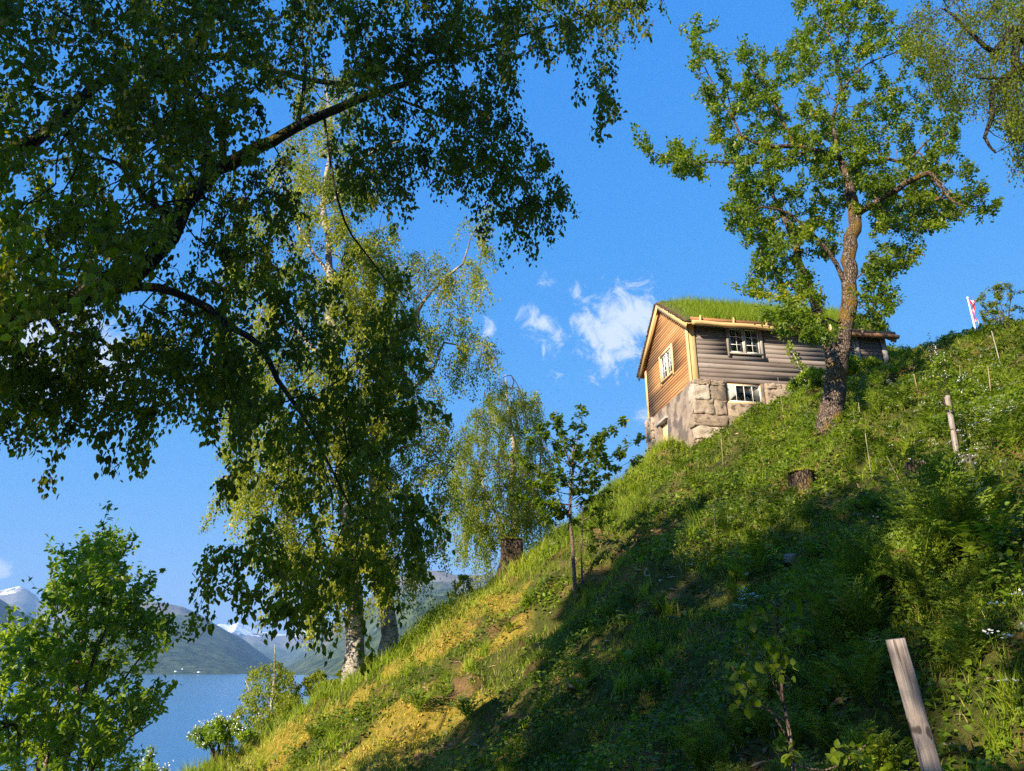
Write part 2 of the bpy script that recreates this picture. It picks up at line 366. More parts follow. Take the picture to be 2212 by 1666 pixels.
def axis_pts(lo, hi, step, far_lo, far_hi, g=1.22):
    a = list(np.arange(lo, hi + 1e-6, step)); s = step; v = lo; L = []
    while v > far_lo: s *= g; v -= s; L.append(v)
    s = step; v = hi; H = []
    while v < far_hi: s *= g; v += s; H.append(v)
    return np.array(L[::-1] + a + H)
gx = axis_pts(-16, 22, .16, -140, 260); gy = axis_pts(0, 36, .16, -60, 200)
X, Y = np.meshgrid(gx, gy); Z = ground(X, Y)
nx, ny = len(gx), len(gy)
i = np.arange(ny - 1)[:, None] * nx; j = np.arange(nx - 1)[None]
F = np.stack([i + j, i + j + 1, i + nx + j + 1, i + nx + j], -1).reshape(-1, 4)
def bare(x, y):
    return np.clip((fbm(x * .75 + 11, y * .75, 91, 4) - .24) * 4, 0, 1)
def mossw(x, y):
    d = -.634 * x + .773 * y - 18.3; sg = lambda v: 1 / (1 + np.exp(-v)); c = sg((-.5 - x + .12 * (y - 14)) * 2.2) * sg((-1.2 - d) * 2.5) * sg((y - 10.3) * 1.3) * sg((x + 8) * 2) * sg((22 - y) * 2)
    return np.clip(1.0 * c + 1.9 * fbm(x * .8, y * .8, 41, 4) * (.2 + c) + .7 * fbm(x * 3, y * 3, 43, 2) * c - .12, 0, 1)
m, t = mat('hillside')
pos = t.n('ShaderNodeNewGeometry').outputs['Position']
a = t.n('ShaderNodeAttribute', attribute_name='rnd').outputs['Fac']
n1 = t.noise(pos, 1.1, 5, .65); n2 = t.noise(pos, 9, 6, .7); n3 = t.noise(pos, 55, 3, .7)
c = rampc(t, n1, [(.35, (.05, .07, .012)), (.52, (.1, .11, .02)), (.6, (.2, .12, .05)), (.75, (.32, .2, .09))])
mo = rampc(t, n2, [(.3, (.12, .13, .015)), (.5, (.34, .25, .03)), (.7, (.5, .36, .08))])
c = t.mix(t.step(t.math('ADD', a, t.math('MULTIPLY', t.math('SUBTRACT', n2, .5), .6)), .25, .6), c, mo)
c = t.mix(t.math('MULTIPLY', t.step(n3, .45, .7), .35), c, (.28, .2, .1))
M['hillside'] = finish(m, t, c, .95, t.math('ADD', n2, t.math('MULTIPLY', n3, .5)), .9, .12, .1)
gm = MB(); gm.add(np.stack([X, Y, Z], -1).reshape(-1, 3), F, mossw(X, Y).ravel())
tag(gm.build('hillside', M['hillside'], smooth=True), kind='structure')

# water
m, t = mat('fjord_water')
pos = t.n('ShaderNodeNewGeometry').outputs['Position']
wv = t.noise(t.mapping(pos, (.35, 1.2, 1)), .9, 5, .65); wv2 = t.noise(t.mapping(pos, (.03, .1, 1)), 1, 3)
bp = t.n('ShaderNodeBump', ins={'Strength': .3, 'Distance': .6, 'Height': t.math('ADD', wv, wv2)})
b = t.n('ShaderNodeBsdfPrincipled', ins={'Base Color': (.05, .19, .38, 1), 'Roughness': .12, 'IOR': 1.33, 'Normal': bp.outputs[0]})
t.L.new(b.outputs[0], t.n('ShaderNodeOutputMaterial').inputs[0])
q = MB(); WZ = -12.0
q.add([(-7000, -500, WZ), (7000, -500, WZ), (7000, 12500, WZ), (-7000, 12500, WZ)], np.array([[0, 1, 2, 3]]))
tag(q.build('fjord_water', m), kind='structure')

# mountains: each is a ridge with flanks that run down to the shore
def mountmat(name, snow, rock, g0=(.012, .028, .012), g1_=(.10, .125, .05)):
    m, t = mat(name); ge = t.n('ShaderNodeNewGeometry'); pos = ge.outputs['Position']
    z = t.n('ShaderNodeSeparateXYZ', ins={0: pos}).outputs[2]; nzz = t.n('ShaderNodeSeparateXYZ', ins={0: ge.outputs['Normal']}).outputs[2]
    n = t.noise(pos, .004, 8, .62); nf = t.noise(pos, .022, 7, .8)
    c = t.mix(t.step(nf, .38, .62), g0, g1_)
    zn = t.math('ADD', z, t.math('MULTIPLY', t.math('SUBTRACT', n, .5), rock * 1.3))
    c = t.mix(t.step(zn, rock * .85, rock * 1.2), c, t.mix(nf, (.13, .12, .1), (.24, .22, .19)))
    c = t.mix(t.math('MULTIPLY', t.math('SUBTRACT', 1.0, t.step(t.math('ADD', nzz, t.math('MULTIPLY', t.math('SUBTRACT', n, .5), .5)), .6, .74)), .85), c, t.mix(nf, (.12, .11, .1), (.34, .3, .27)))
    sn = t.math('ADD', z, t.math('MULTIPLY', t.math('SUBTRACT', t.noise(pos, .0035, 7, .7), .5), snow * 1.1))
    c = t.mix(t.step(sn, snow * .97, snow * 1.03), c, (.85, .87, .9))
    c = t.mix(t.math('MULTIPLY', t.math('MULTIPLY', t.step(t.noise(t.mapping(pos, (.5, 1, 1)), .006, 3), .62, .7), t.math('SUBTRACT', 1.0, t.step(z, 10, 60))), .7), c, (.2, .26, .07))
    return finish(m, t, c, .95, t.math('ADD', nf, n), .6, 12, .05)
def mountain(name, ridge, D, front, back, amp, mt, seed, power=1.25):
    xs = np.array([p[0] for p in ridge], float); ys = np.array([p[1] for p in ridge], float)
    NX, NR = 220, 130
    u = np.linspace(xs[0], xs[-1], NX); v = np.interp(u, xs, ys)
    Pk = np.array([px(a_, b_, 1.0) for a_, b_ in zip(u, v)])
    bear = Pk[:, 0]; el = Pk[:, 2]
    Dk = D(u) if callable(D) else np.full(NX, D)
    tt = np.linspace(-1, 1, NR)[:, None]     # -1 front foot, 0 ridge, 1 back foot
    Fk = front(u) if callable(front) else np.full(NX, front)
    yy = np.where(tt < 0, Dk + tt * (Dk - Fk), Dk + tt * back)
    xx = bear[None] * np.where(tt < 0, Dk[None] + tt * (Dk - Fk)[None] * .9, Dk[None])
    h = np.where(tt < 0, (1 + tt) ** power, (1 - tt) ** 1.1)
    hr = (el * Dk - WZ)[None]
    nzv = fbm(xx / 420, yy / 420, seed, 6, .55); rr = 1 - np.abs(fbm(xx / 700, yy / 700, seed + 5, 4)) * 2
    ed = np.minimum(1, np.abs(tt) * 4) * np.clip(1 - np.abs(tt), 0, 1) ** .5
    zz = WZ - 6 + (hr + 6) * h + (nzv * amp + (rr - .6) * amp * .8) * ed * np.clip(hr / 300, .3, 1.6) + nzv * amp * .08
    i = np.arange(NR - 1)[:, None] * NX; j = np.arange(NX - 1)[None]
    F = np.stack([i + j, i + j + 1, i + NX + j + 1, i + NX + j], -1).reshape(-1, 4)
    b = MB(); b.add(np.stack([xx, yy + 0 * xx, zz], -1).reshape(-1, 3), F)
    return tag(b.build(name, mt, smooth=True), kind='structure')
MT1 = mountmat('forest_mountain', 480, 230); MT2 = mountmat('snow_mountain', 300, 180); MT4 = mountmat('ridge_mountain', 640, 300); MT3 = mountmat('cliff_mountain', 480, 250); MT0 = mountmat('shaded_mountain', 600, 330, (.02, .04, .025), (.05, .075, .04))  # shaded_mountain: duller forest tones, shade put into the colour
mountain('snow_mountain', [(380, 1440), (430, 1360), (475, 1347), (500, 1350), (515, 1344), (535, 1353), (559, 1362), (590, 1368), (625, 1372), (652, 1362), (689, 1364), (720, 1372), (760, 1380), (900, 1400)], 7600, 4600, 1000, 90, MT2, 11)
mountain('ridge_mountain', [(-700, 1260), (-300, 1230), (-60, 1262), (0, 1274), (44, 1264), (62, 1274), (85, 1296), (140, 1305), (200, 1300), (256, 1298), (300, 1300), (340, 1306), (380, 1330), (420, 1400)], 6600, 4200, 1200, 90, MT4, 21)
mountain('valley_mountain', [(598, 1452), (628, 1423), (661, 1391), (698, 1363), (728, 1344), (790, 1320), (860, 1300), (960, 1310)], 6000, 3600, 900, 70, MT3, 31)
mountain('dome_mountain', [(150, 1330), (230, 1312), (290, 1302), (321, 1299), (349, 1301), (396, 1311), (428, 1325), (466, 1349), (503, 1372), (535, 1399), (559, 1424), (585, 1450)], 3700, 2020, 900, 60, MT1, 43, 1.0)
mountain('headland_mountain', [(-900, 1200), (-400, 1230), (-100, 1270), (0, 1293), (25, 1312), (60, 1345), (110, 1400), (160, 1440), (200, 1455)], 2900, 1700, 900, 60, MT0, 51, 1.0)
mountain('cliff_mountain', [(590, 1458), (647, 1428), (689, 1400), (726, 1353), (760, 1322), (838, 1264), (875, 1243), (913, 1233), (955, 1234), (987, 1245), (1100, 1235), (1300, 1225), (1700, 1200)], 3000, lambda u: np.interp(u, [590, 760, 1000, 1700], [2050, 1500, 900, 700]), 1200, 85, MT3, 61, .95)

# farmhouses on the far shore
def farm(px_, py_, Y, wid, label):
    p = px(px_, py_, Y); e_ = empty('farmhouse', (p[0], p[1], p[2] - 1), label, 'farmhouse', 'farmhouses on the far shore', R(random.uniform(-20, 20)))
    b = MB(); b.box((-wid / 2, -2.5, 0), (wid / 2, 2.5, 3.4)); b.build('wall', M['white_paint'], e_)
    b = MB(); b.prism([(0, -3, 3.3), (0, 3, 3.3), (0, 0, 5.4)], (-wid / 2 - .5, 0, 0), (wid / 2 + .5, 0, 0), 'x'); b.build('roof', M['dark_room'], e_)
farm(380, 1451, 2040, 6, 'white farmhouse alone on the far fjord shore, left of the others')
farm(395, 1446, 2120, 4, 'white farmhouse standing a little up the slope above the far shore')
farm(430, 1452.5, 2040, 8, 'long white farmhouse on the far shore near the birch')

# ------------------------------------------------------------------ the house
house = empty('house', (HC[0], HC[1], 7.8), 'old two storey house with turf roof, orange boarded gable, grey boarded side and stone basement', 'house', rz=math.atan2(HX[1], HX[0]))
B0 = 7.8
def hz(z): return z - B0
def split(a, b, holes, z0, z1):
    """intervals of a..b left free by openings (u0, u1, w0, w1) that overlap z0..z1"""
    iv = [(a, b)]
    for (u0, u1, w0, w1) in holes:
        if z1 <= w0 + .01 or z0 >= w1 - .01: continue
        nv = []
        for (p, q_) in iv:
            if u1 <= p or u0 >= q_: nv.append((p, q_)); continue
            if u0 > p: nv.append((p, u0))
            if u1 < q_: nv.append((u1, q_))
        iv = nv
    return iv
WIN = (1.6, 2.88, 11.42, 12.48); WIN2 = (5.75, 6.98, 11.35, 12.35)
GWIN = (1.72, 2.98, 11.25, 12.33)
rg = np.random.default_rng(3)
# side boards (grain along x)
b = MB(); z = 10.2; k = 0
while z < 12.72:
    h = .185 + rg.uniform(-.012, .012)
    for (p, q_) in split(.2, HL - .2, [WIN, WIN2], z, z + h):
        joints = [p] + sorted(v for v in rg.uniform(p, q_, 1) if q_ - p > 3.5 and rg.random() < .3) + [q_]
        for a_, c_ in zip(joints[:-1], joints[1:]):
            w_ = rg.uniform(-.004, .004)
            b.prism([(0, .08, hz(z)), (0, -.05 + w_, hz(z)), (0, -.03 + w_, hz(z + h + .012)), (0, .08, hz(z + h + .012))], (a_ + .002, 0, 0), (c_ - .002, 0, 0), 'x', rg.random())
    z += h
b.build('side_cladding', M['gray_boards'], house)
# back + right end walls
b = MB(); b.box((.2, HW - .1, hz(10.2)), (HL - .2, HW, hz(12.6))); b.box((HL - .1, .1, hz(10.0)), (HL, HW, hz(12.6)))
V = [(HL - .1, 0, hz(12.6)), (HL - .1, HW, hz(12.6)), (HL - .1, HW / 2, hz(14.5)), (HL, 0, hz(12.6)), (HL, HW, hz(12.6)), (HL, HW / 2, hz(14.5))]
b.add(V, [np.array([[0, 1, 2], [3, 5, 4]]), np.array([[0, 2, 5, 3], [1, 4, 5, 2]])]); b.build('rear_wall', M['gray_boards'], house)
# gable boards (grain along y), top cut by the roof slope
RZ, EZ = 14.6, 12.68
def roofz(y): return RZ - (RZ - EZ) * abs(y - HW / 2) / (HW / 2)
b = MB(); z = 10.14
while z < RZ - .1:
    h = .125 + rg.uniform(-.006, .006); zt = z + h
    if zt > EZ:
        half = (RZ - zt) / (RZ - EZ) * HW / 2; a0, a1 = HW / 2 - half, HW / 2 + half
        half2 = (RZ - z) / (RZ - EZ) * HW / 2; c0, c1 = max(.1, HW / 2 - half2), min(HW - .1, HW / 2 + half2)
    else: a0, a1, c0, c1 = .1, HW - .1, .1, HW - .1
    a0 = max(a0, .1); a1 = min(a1, HW - .1)
    for (p, q_) in split(min(a0, c0), max(a1, c1), [GWIN], z, zt):
        tp, tq = max(p, a0), min(q_, a1)
        if tq <= tp: continue
        o_ = rg.uniform(-.003, .003); xo, xi = -.06 + o_, -.035 + o_
        V = [(xo, p, hz(z)), (xo, q_, hz(z)), (xi, tq, hz(zt + .008)), (xi, tp, hz(zt + .008)), (.07, p, hz(z)), (.07, q_, hz(z)), (.07, tq, hz(zt + .008)), (.07, tp, hz(zt + .008))]
        b.add(V, np.array([[0, 3, 2, 1], [4, 5, 6, 7], [0, 1, 5, 4], [1, 2, 6, 5], [2, 3, 7, 6], [3, 0, 4, 7]]), rg.random())
    z += h
b.build('gable_cladding', M['orange_boards'], house)
# corner boards
def part(name, mt, parent, boxes, rnd=True, bevel=.004):
    b = MB()
    for lo, hi in boxes: b.box(lo, hi, random.random())
    o = b.build(name, mt, parent)
    if bevel:
        md = o.modifiers.new('bevel', 'BEVEL'); md.width = bevel; md.segments = 1
    return o
part('corner_board', M['pine_z'], house, [((-.03, -.088, hz(10.12)), (.2, -.058, hz(12.62)))])
part('corner_board', M['pine_z'], house, [((-.092, -.09, hz(10.1)), (-.062, .14, hz(12.6)))])
part('corner_board', M['pine_z'], house, [((-.09, HW - .16, hz(10.05)), (-.062, HW + .03, hz(12.5)))])
part('corner_board', M['gray_frame'], house, [((HL - .2, -.085, hz(10.2)), (HL + .02, -.05, hz(12.62)))])
# floor and inside
part('floor', M['dark_room'], house, [((.1, .1, hz(10.02)), (HL - .1, HW - .1, hz(10.14)))], bevel=0)
part('inner_wall', M['dark_room'], house, [((3.6, .1, hz(10.14)), (3.7, HW - .12, hz(12.6))), ((.3, 3.2, hz(10.15)), (3.6, 3.28, hz(12.6)))], bevel=0)

def window(name, u0, u1, z0, z1, cols, rows, plane, frame_m, sash_m, casings=None, label=None, sill=None, sashes=2, cw=.11, curtain=True):
    """plane 'x': in the side wall (outside is -y); plane 'y': in the gable (outside is -x)"""
    root = bpy.data.objects.new(name, None); col.objects.link(root); root.parent = house
    if label: root['label'] = label
    if plane == 'x': B_ = lambda b, a0, a1, d0, d1, w0, w1: b.box((a0, d0, hz(w0)), (a1, d1, hz(w1)), random.random())
    else: B_ = lambda b, a0, a1, d0, d1, w0, w1: b.box((d0, a0, hz(w0)), (d1, a1, hz(w1)), random.random())
    f = MB()      # casing
    if casings:
        B_(f, u0 - cw, u0, -.105, -.03, z0 - .18, z1 + .1); B_(f, u1, u1 + cw, -.105, -.03, z0 - .18, z1 + .1)
        B_(f, u0 + .001, u1 - .001, -.1, -.03, z1, z1 + .1)
    B_(f, u0, u0 + .03, -.05, .06, z0, z1); B_(f, u1 - .03, u1, -.05, .06, z0, z1)
    B_(f, u0 + .03, u1 - .03, -.05, .06, z1 - .03, z1); B_(f, u0 + .03, u1 - .03, -.05, .06, z0, z0 + .03)
    if sashes == 2: um = (u0 + u1) / 2; B_(f, um - .035, um + .035, -.075, .05, z0 + .031, z1 - .031)
    f.build('casing', frame_m, root)
    s_ = MB(); B_(s_, u0 - .04, u1 + .04, -.12, -.02, z0 - .06, z0 - .002); s_.build('sill', sill or frame_m, root)
    w_ = (u1 - u0 - .06) / sashes
    for i in range(sashes):
        a0 = u0 + .03 + i * w_ + (.036 if (sashes == 2 and i) else .001); a1 = u0 + .03 + (i + 1) * w_ - (.036 if (sashes == 2 and not i) else .001)
        s = MB(); t_ = .038; b0, b1 = z0 + .032, z1 - .032
        B_(s, a0, a0 + t_, -.045, -.005, b0, b1); B_(s, a1 - t_, a1, -.045, -.005, b0, b1)
        B_(s, a0 + t_, a1 - t_, -.045, -.005, b0, b0 + t_); B_(s, a0 + t_, a1 - t_, -.045, -.005, b1 - t_, b1)
        for c in range(1, cols):
            q = a0 + (a1 - a0) * c / cols; B_(s, q - .011, q + .011, -.04, -.008, b0 + t_, b1 - t_)
        for r_ in range(1, rows):
            q = b0 + (b1 - b0) * r_ / rows; B_(s, a0 + t_, a1 - t_, -.038, -.01, q - .011, q + .011)
        s.build('sash', sash_m, root)
        g = MB(); B_(g, a0 + t_, a1 - t_, -.027, -.023, b0 + t_, b1 - t_); g.build('pane', M['glass'], root)
    if curtain:
        for side in (0, 1):
            c = MB(); n = 26; zz = np.linspace(z0 + .03, z1 - .03, 12)
            base = u0 + .05 if side == 0 else u1 - .05; sg = 1 if side == 0 else -1
            us = np.linspace(0, 1, n); V = []
            for zv in zz:
                fz = (zv - z0) / (z1 - z0); wv = .16 + .36 * np.clip(abs(fz - .38) * 1.5, 0, 1)
                for u_ in us:
                    dd = .11 + .018 * math.sin(u_ * 30)
                    V.append((base + sg * u_ * wv, dd, hz(zv)) if plane == 'x' else (dd, base + sg * u_ * wv, hz(zv)))
            i = np.arange(11)[:, None] * n; j = np.arange(n - 1)[None]
            c.add(V, np.stack([i + j, i + j + 1, i + n + j + 1, i + n + j], -1).reshape(-1, 4)); c.build('curtain', M['curtain'], root, smooth=True)
    return root
window('window', *WIN, 2, 3, 'x', M['gray_frame'], M['white_paint'], True, 'white six pane casement pair in weathered grey casing with curtains')
window('window', *WIN2, 2, 3, 'x', M['gray_frame'], M['white_paint'], True, 'window at the far end behind the tree trunk', sill=M['red_pine'])
window('window', *GWIN, 2, 3, 'y', M['pine_z'], M['white_paint'], True, 'white casement pair in fresh pine casing on the gable', sill=M['pine_y'])
BW = (1.3, 2.68, 9.38, 10.13)
window('basement_window', *BW, 4, 1, 'x', M['pine_x'], M['white_paint'], None, 'long low four pane basement window in the stone wall', sashes=1, curtain=False)
# flower pot on the inner sill
fp = empty('potted_geranium', (0, 0, 0), 'clay pot with red flowers inside the white window, on its left side', 'potted plant')
def H2W(x, y, z): return (HC[0] + HX[0] * x + HY[0] * y, HC[1] + HX[1] * x + HY[1] * y, z)
fp.location = H2W(1.98, .07, 11.46)
b = MB(); b.tube([(0, 0, 0), (0, 0, .1), (0, 0, .11)], [.045, .06, .065], 12); b.build('pot', M['clay'], fp)
b = MB(); P = rg.normal(0, 1, (60, 3)) * [.06, .03, .05] + [0, 0, .17]
for p in P: b.add(p + rg.normal(0, .03, (4, 3)), np.array([[0, 1, 2, 3]]), rg.random())
b.build('leaves', M['bush_leaf'], fp)
b = MB(); P = rg.normal(0, 1, (40, 3)) * [.03, .02, .025] + [-.06, -.01, .25]
for p in P: b.add(p + rg.normal(0, .018, (4, 3)), np.array([[0, 1, 2, 3]]))
b.build('blossom', M['red'], fp)
part('inner_sill', M['white_paint'], house, [((1.58, .02, hz(11.4)), (2.9, .2, hz(11.445)))])

# stone basement: mortared core plus rough blocks
def block(b, c, s, rg, rough=.042):
    n = 11; g = np.linspace(-1, 1, n); V = []; F = []
    idx = {}
    def vid(i, j, k):
        key = (i, j, k)
        if key not in idx:
            p = np.array([g[i], g[j], g[k]]); q = p / (np.sum(np.abs(p) ** 16) ** (1 / 16) + 1e-9) * np.max(np.abs(p))
            idx[key] = len(V); V.append(q)
        return idx[key]
    for i in range(n - 1):
        for j in range(n - 1):
            for f_ in (0, n - 1):
                F.append([vid(i, j, f_), vid(i + 1, j, f_), vid(i + 1, j + 1, f_), vid(i, j + 1, f_)][::(1 if f_ else -1)])
                F.append([vid(i, f_, j), vid(i, f_, j + 1), vid(i + 1, f_, j + 1), vid(i + 1, f_, j)][::(1 if f_ else -1)])
                F.append([vid(f_, i, j), vid(f_, i + 1, j), vid(f_, i + 1, j + 1), vid(f_, i, j + 1)][::(1 if f_ else -1)])
    V = np.array(V); Wd = V * np.array(s) / 2 + np.array(c)
    sx = fbm(Wd[:, 0] * 5 + c[2] * 9, Wd[:, 2] * 5 + Wd[:, 1] * 4, int(rg.integers(1e4)), 4) * rough * 2
    D = V / np.linalg.norm(V, axis=1)[:, None]
    sy = fbm(Wd[:, 0] * 17 + c[0], Wd[:, 2] * 17 + Wd[:, 1] * 9, 5, 3) * rough * .8
    Wd = Wd + D * (sx + sy)[:, None] + rg.normal(0, rough * .12, Wd.shape)
    b.add(Wd, np.array(F), rg.random())
core = MB()
for (p, q_, z0, z1) in [(.0, BW[0] - .12, 4.6, 10.18), (BW[1] + .12, HL, 4.6, 10.18), (BW[0] - .12, BW[1] + .12, 4.6, BW[2] - .08)]:
    core.box((p, -.175, hz(z0)), (q_, .5, hz(z1)))
core.box((.0, HW - .4, hz(4.6)), (HL, HW, hz(10.02))); core.box((HL - .4, .5, hz(4.6)), (HL, HW - .4, hz(10.02)))
core.build('basement_wall', M['mortar'], house)
st = MB(); rs = np.random.default_rng(12)
z = 6.4; rows = [.52, .5, .42, .5, .46, .56, .62, .42]
ri = 0
while z < 10.15 and ri < len(rows):
    h = min(rows[ri], 10.19 - z); x0 = -.22 + .1 * (z - 6.4) / 3.8 + rs.uniform(-.03, .03)
    while x0 < HL:
        wd = rs.uniform(.65, 1.5); hole = z + h > BW[2] - .1
        if hole and x0 < BW[0] - .14 < x0 + wd: wd = BW[0] - .14 - x0
        if hole and BW[0] - .2 <= x0 < BW[1] + .12: x0 = BW[1] + .14; continue
        wd = min(wd, HL - x0)
        if wd < .12: x0 += wd + .02; continue
        dz = rs.uniform(-.02, .02); pr = .14 - .02 * (z - 6.4) + rs.uniform(-.03, .03)
        block(st, (x0 + wd / 2, .06 - pr / 2, hz(z + h / 2 + dz)), (wd - .015, .36 + pr, h - .008), rs)
        x0 += wd + .004
    z += h; ri += 1
st.build('stone_block_face', M['stone'], house, smooth=True)
# window reveal posts beside the basement window
part('window_reveal', M['render'], house, [((BW[0] - .13, -.1, hz(BW[2] - .1)), (BW[0] - .002, .2, hz(10.19))), ((BW[1] + .002, -.1, hz(BW[2] - .1)), (BW[1] + .13, .2, hz(10.19))), ((BW[0], -.12, hz(BW[2] - .16)), (BW[1], .3, hz(BW[2] - .062)))], bevel=.02)
# rendered gable basement with a door niche
DY0, DY1, DZ1 = 2.65, 3.55, 9.62
def gridwall(name, u0, u1, z0, z1, x, mt, hole=None, thick=.5):
    b = MB(); pieces = [(u0, u1, z0, z1)]
    if hole: pieces = [(u0, hole[0], z0, z1), (hole[1], u1, z0, z1), (hole[0], hole[1], hole[3], z1), (hole[0], hole[1], z0, hole[2])]
    for (a, c_, d_, e_) in pieces:
        nu = max(2, int((c_ - a) / .12)); nv = max(2, int((e_ - d_) / .12))
        U, W = np.meshgrid(np.linspace(a, c_, nu), np.linspace(d_, e_, nv))
        out = -.1 - .06 * (10.2 - W) / 2 + .05 * fbm(U * 1.5, W * 1.5, 9, 4)
        V = np.stack([out, U, W - B0], -1).reshape(-1, 3)
        i = np.arange(nv - 1)[:, None] * nu; j = np.arange(nu - 1)[None]
        b.add(V, np.stack([i + j, i + nu + j, i + nu + j + 1, i + j + 1], -1).reshape(-1, 4))
        b.box((x, a, d_ - B0), (x + thick, c_, e_ - B0 - .03))
        # edges
        for (ua, ub, wa, wb) in ((a, a, d_, e_), (c_, c_, d_, e_), (a, c_, e_, e_), (a, c_, d_, d_)):
            n = 10; uu = np.linspace(ua, ub, n); ww = np.linspace(wa, wb, n)
            oo = -.1 - .06 * (10.2 - ww) / 2 + .05 * fbm(uu * 1.5, ww * 1.5, 9, 4)
            V = np.vstack([np.stack([oo, uu, ww - B0], -1), np.stack([np.full(n, x + .01), uu, ww - B0], -1)])
            b.add(V, np.array([[q, q + 1, n + q + 1, n + q] for q in range(n - 1)]))
    return b.build(name, mt, house, smooth=False)
gridwall('gable_basement_wall', .12, HW - .75, 4.6, 10.12, -.02, M['render'], (DY0, DY1, 8.05, DZ1))
st = MB(); z = 5.0
while z < 10.1:
    h = rs.uniform(.3, .5); h = min(h, 10.13 - z)
    block(st, (.05, HW - .38, hz(z + h / 2)), (.5 + rs.uniform(0, .12), .82 + rs.uniform(-.05, .05), h), rs); z += h
st.build('rear_corner_stones', M['stone'], house, smooth=True)
dr = bpy.data.objects.new('basement_door', None); col.objects.link(dr); dr.parent = house; dr['label'] = 'pale pine board door in the gable basement'
part('door_panel', M['pine_z'], dr, [((.02, DY0 + i * .15, hz(8.05)), (.06 + .004 * (i % 2), DY0 + (i + 1) * .15 - .004, hz(9.52))) for i in range(6)])
part('lintel', M['gray_frame'], dr, [((-.2, DY0 - .1, hz(9.53)), (.1, DY1 + .25, hz(9.63)))])
# roof: boards, bark edge, turf slab
OV = .32; GO = .22
def slopept(x, s, side, lift): # s: 0 ridge .. 1 eave line of the wall
    half = HW / 2
    y = half - side * s * half; z = RZ - s * (RZ - EZ)
    nl = math.hypot(half, RZ - EZ)
    return (x, y - side * lift * (RZ - EZ) / nl, hz(z) + lift * half / nl)
def slab(s0, s1, side, l0, l1, x0, x1):
    P = [slopept(0, s0, side, l0), slopept(0, s1, side, l0), slopept(0, s1, side, l1), slopept(0, s0, side, l1)]
    return [(0, p[1], p[2]) for p in P]
SE = 1.17
b = MB()
for side in (1, -1): b.prism(slab(0, SE, side, .02, .06, 0, 0), (-GO, 0, 0), (HL + GO, 0, 0), 'x')
b.build('roof_boards', M['pine_y'], house)
b = MB()
for side in (1, -1):
    for q in range(3):
        n = 90; xs_ = [-GO - .05, HL + GO + .05]
        for xe in xs_:   # ragged bark along the verges
            for r_ in range(70):
                s0 = r_ / 70 * SE; P0 = np.array(slopept(xe, s0, side, .065 + .018 * q)); P1 = np.array(slopept(xe, s0 + SE / 60, side, .07 + .018 * q))
                wv = rs.uniform(.02, .07); d_ = -1 if xe < 0 else 1
                V = [P0 + [d_ * wv, 0, rs.normal(0, .008)], P1 + [d_ * wv, 0, rs.normal(0, .008)], P1 + [-d_ * .2, 0, 0], P0 + [-d_ * .2, 0, 0]]
                V = V + [v + np.array([0, 0, .015]) for v in V]
                b.add(V, np.array([[0, 3, 2, 1], [4, 5, 6, 7], [0, 1, 5, 4], [1, 2, 6, 5], [2, 3, 7, 6], [3, 0, 4, 7]]), rs.random())
b.build('bark_edge', M['bark_edge'], house)
m, t = mat('turf'); o = ocoord(t)
M['turf'] = finish(m, t, rampc(t, t.noise(o, 3, 6, .7), [(.35, (.05, .07, .015)), (.55, (.1, .1, .03)), (.7, (.2, .14, .06))]), .95, t.noise(o, 12, 5), .9, .06, .1)
turf = MB(); ns, nxx = 26, 120
for side in (1, -1):
    U, S = np.meshgrid(np.linspace(-GO, HL + GO, nxx), np.linspace(0, SE - .03, ns))
    l = .17 + .035 * fbm(U * 2, S * 6 + side * 5, 15, 4) + .03 * (1 - S)
    ed = np.minimum(np.minimum(U + GO, HL + GO - U) / .18, 1); l = .12 + (l - .12) * np.clip(ed, 0, 1)
    V = np.array([slopept(u, s, side, q) for u, s, q in zip(U.ravel(), S.ravel(), l.ravel())])
    i = np.arange(ns - 1)[:, None] * nxx; j = np.arange(nxx - 1)[None]
    turf.add(V, np.stack([i + j, i + j + 1, i + nxx + j + 1, i + nxx + j], -1).reshape(-1, 4) if side == -1 else np.stack([i + j, i + nxx + j, i + nxx + j + 1, i + j + 1], -1).reshape(-1, 4))
    turf.prism(slab(0.0, SE - .02, side, .062, .118, 0, 0), (-GO + .01, 0, 0), (HL + GO - .01, 0, 0), 'x')
tf = turf.build('turf', M['turf'], house)
# barge boards on the gable and at the far end
def barge(side, x0, x1, l0=-.17, l1=.045):
    P = [slopept(0, 0.0, side, l0), slopept(0, SE + .02, side, l0), slopept(0, SE + .02, side, l1), slopept(0, 0.0, side, l1)]
    b = MB(); b.prism([(0, p[1], p[2]) for p in P], (x0, 0, 0), (x1, 0, 0), 'x'); return b.build('barge_board', M['pine_y'], house)
barge(1, -GO - .035, -GO - .003); barge(-1, -GO - .036, -GO - .004); barge(1, HL + GO + .003, HL + GO + .035)
b = MB()
for side in (1, -1): b.prism(slab(.0, SE, side, -.02, .018, 0, 0), (-GO + .002, 0, 0), (-.0, 0, 0), 'x')
b.build('soffit', M['pine_y'], house)
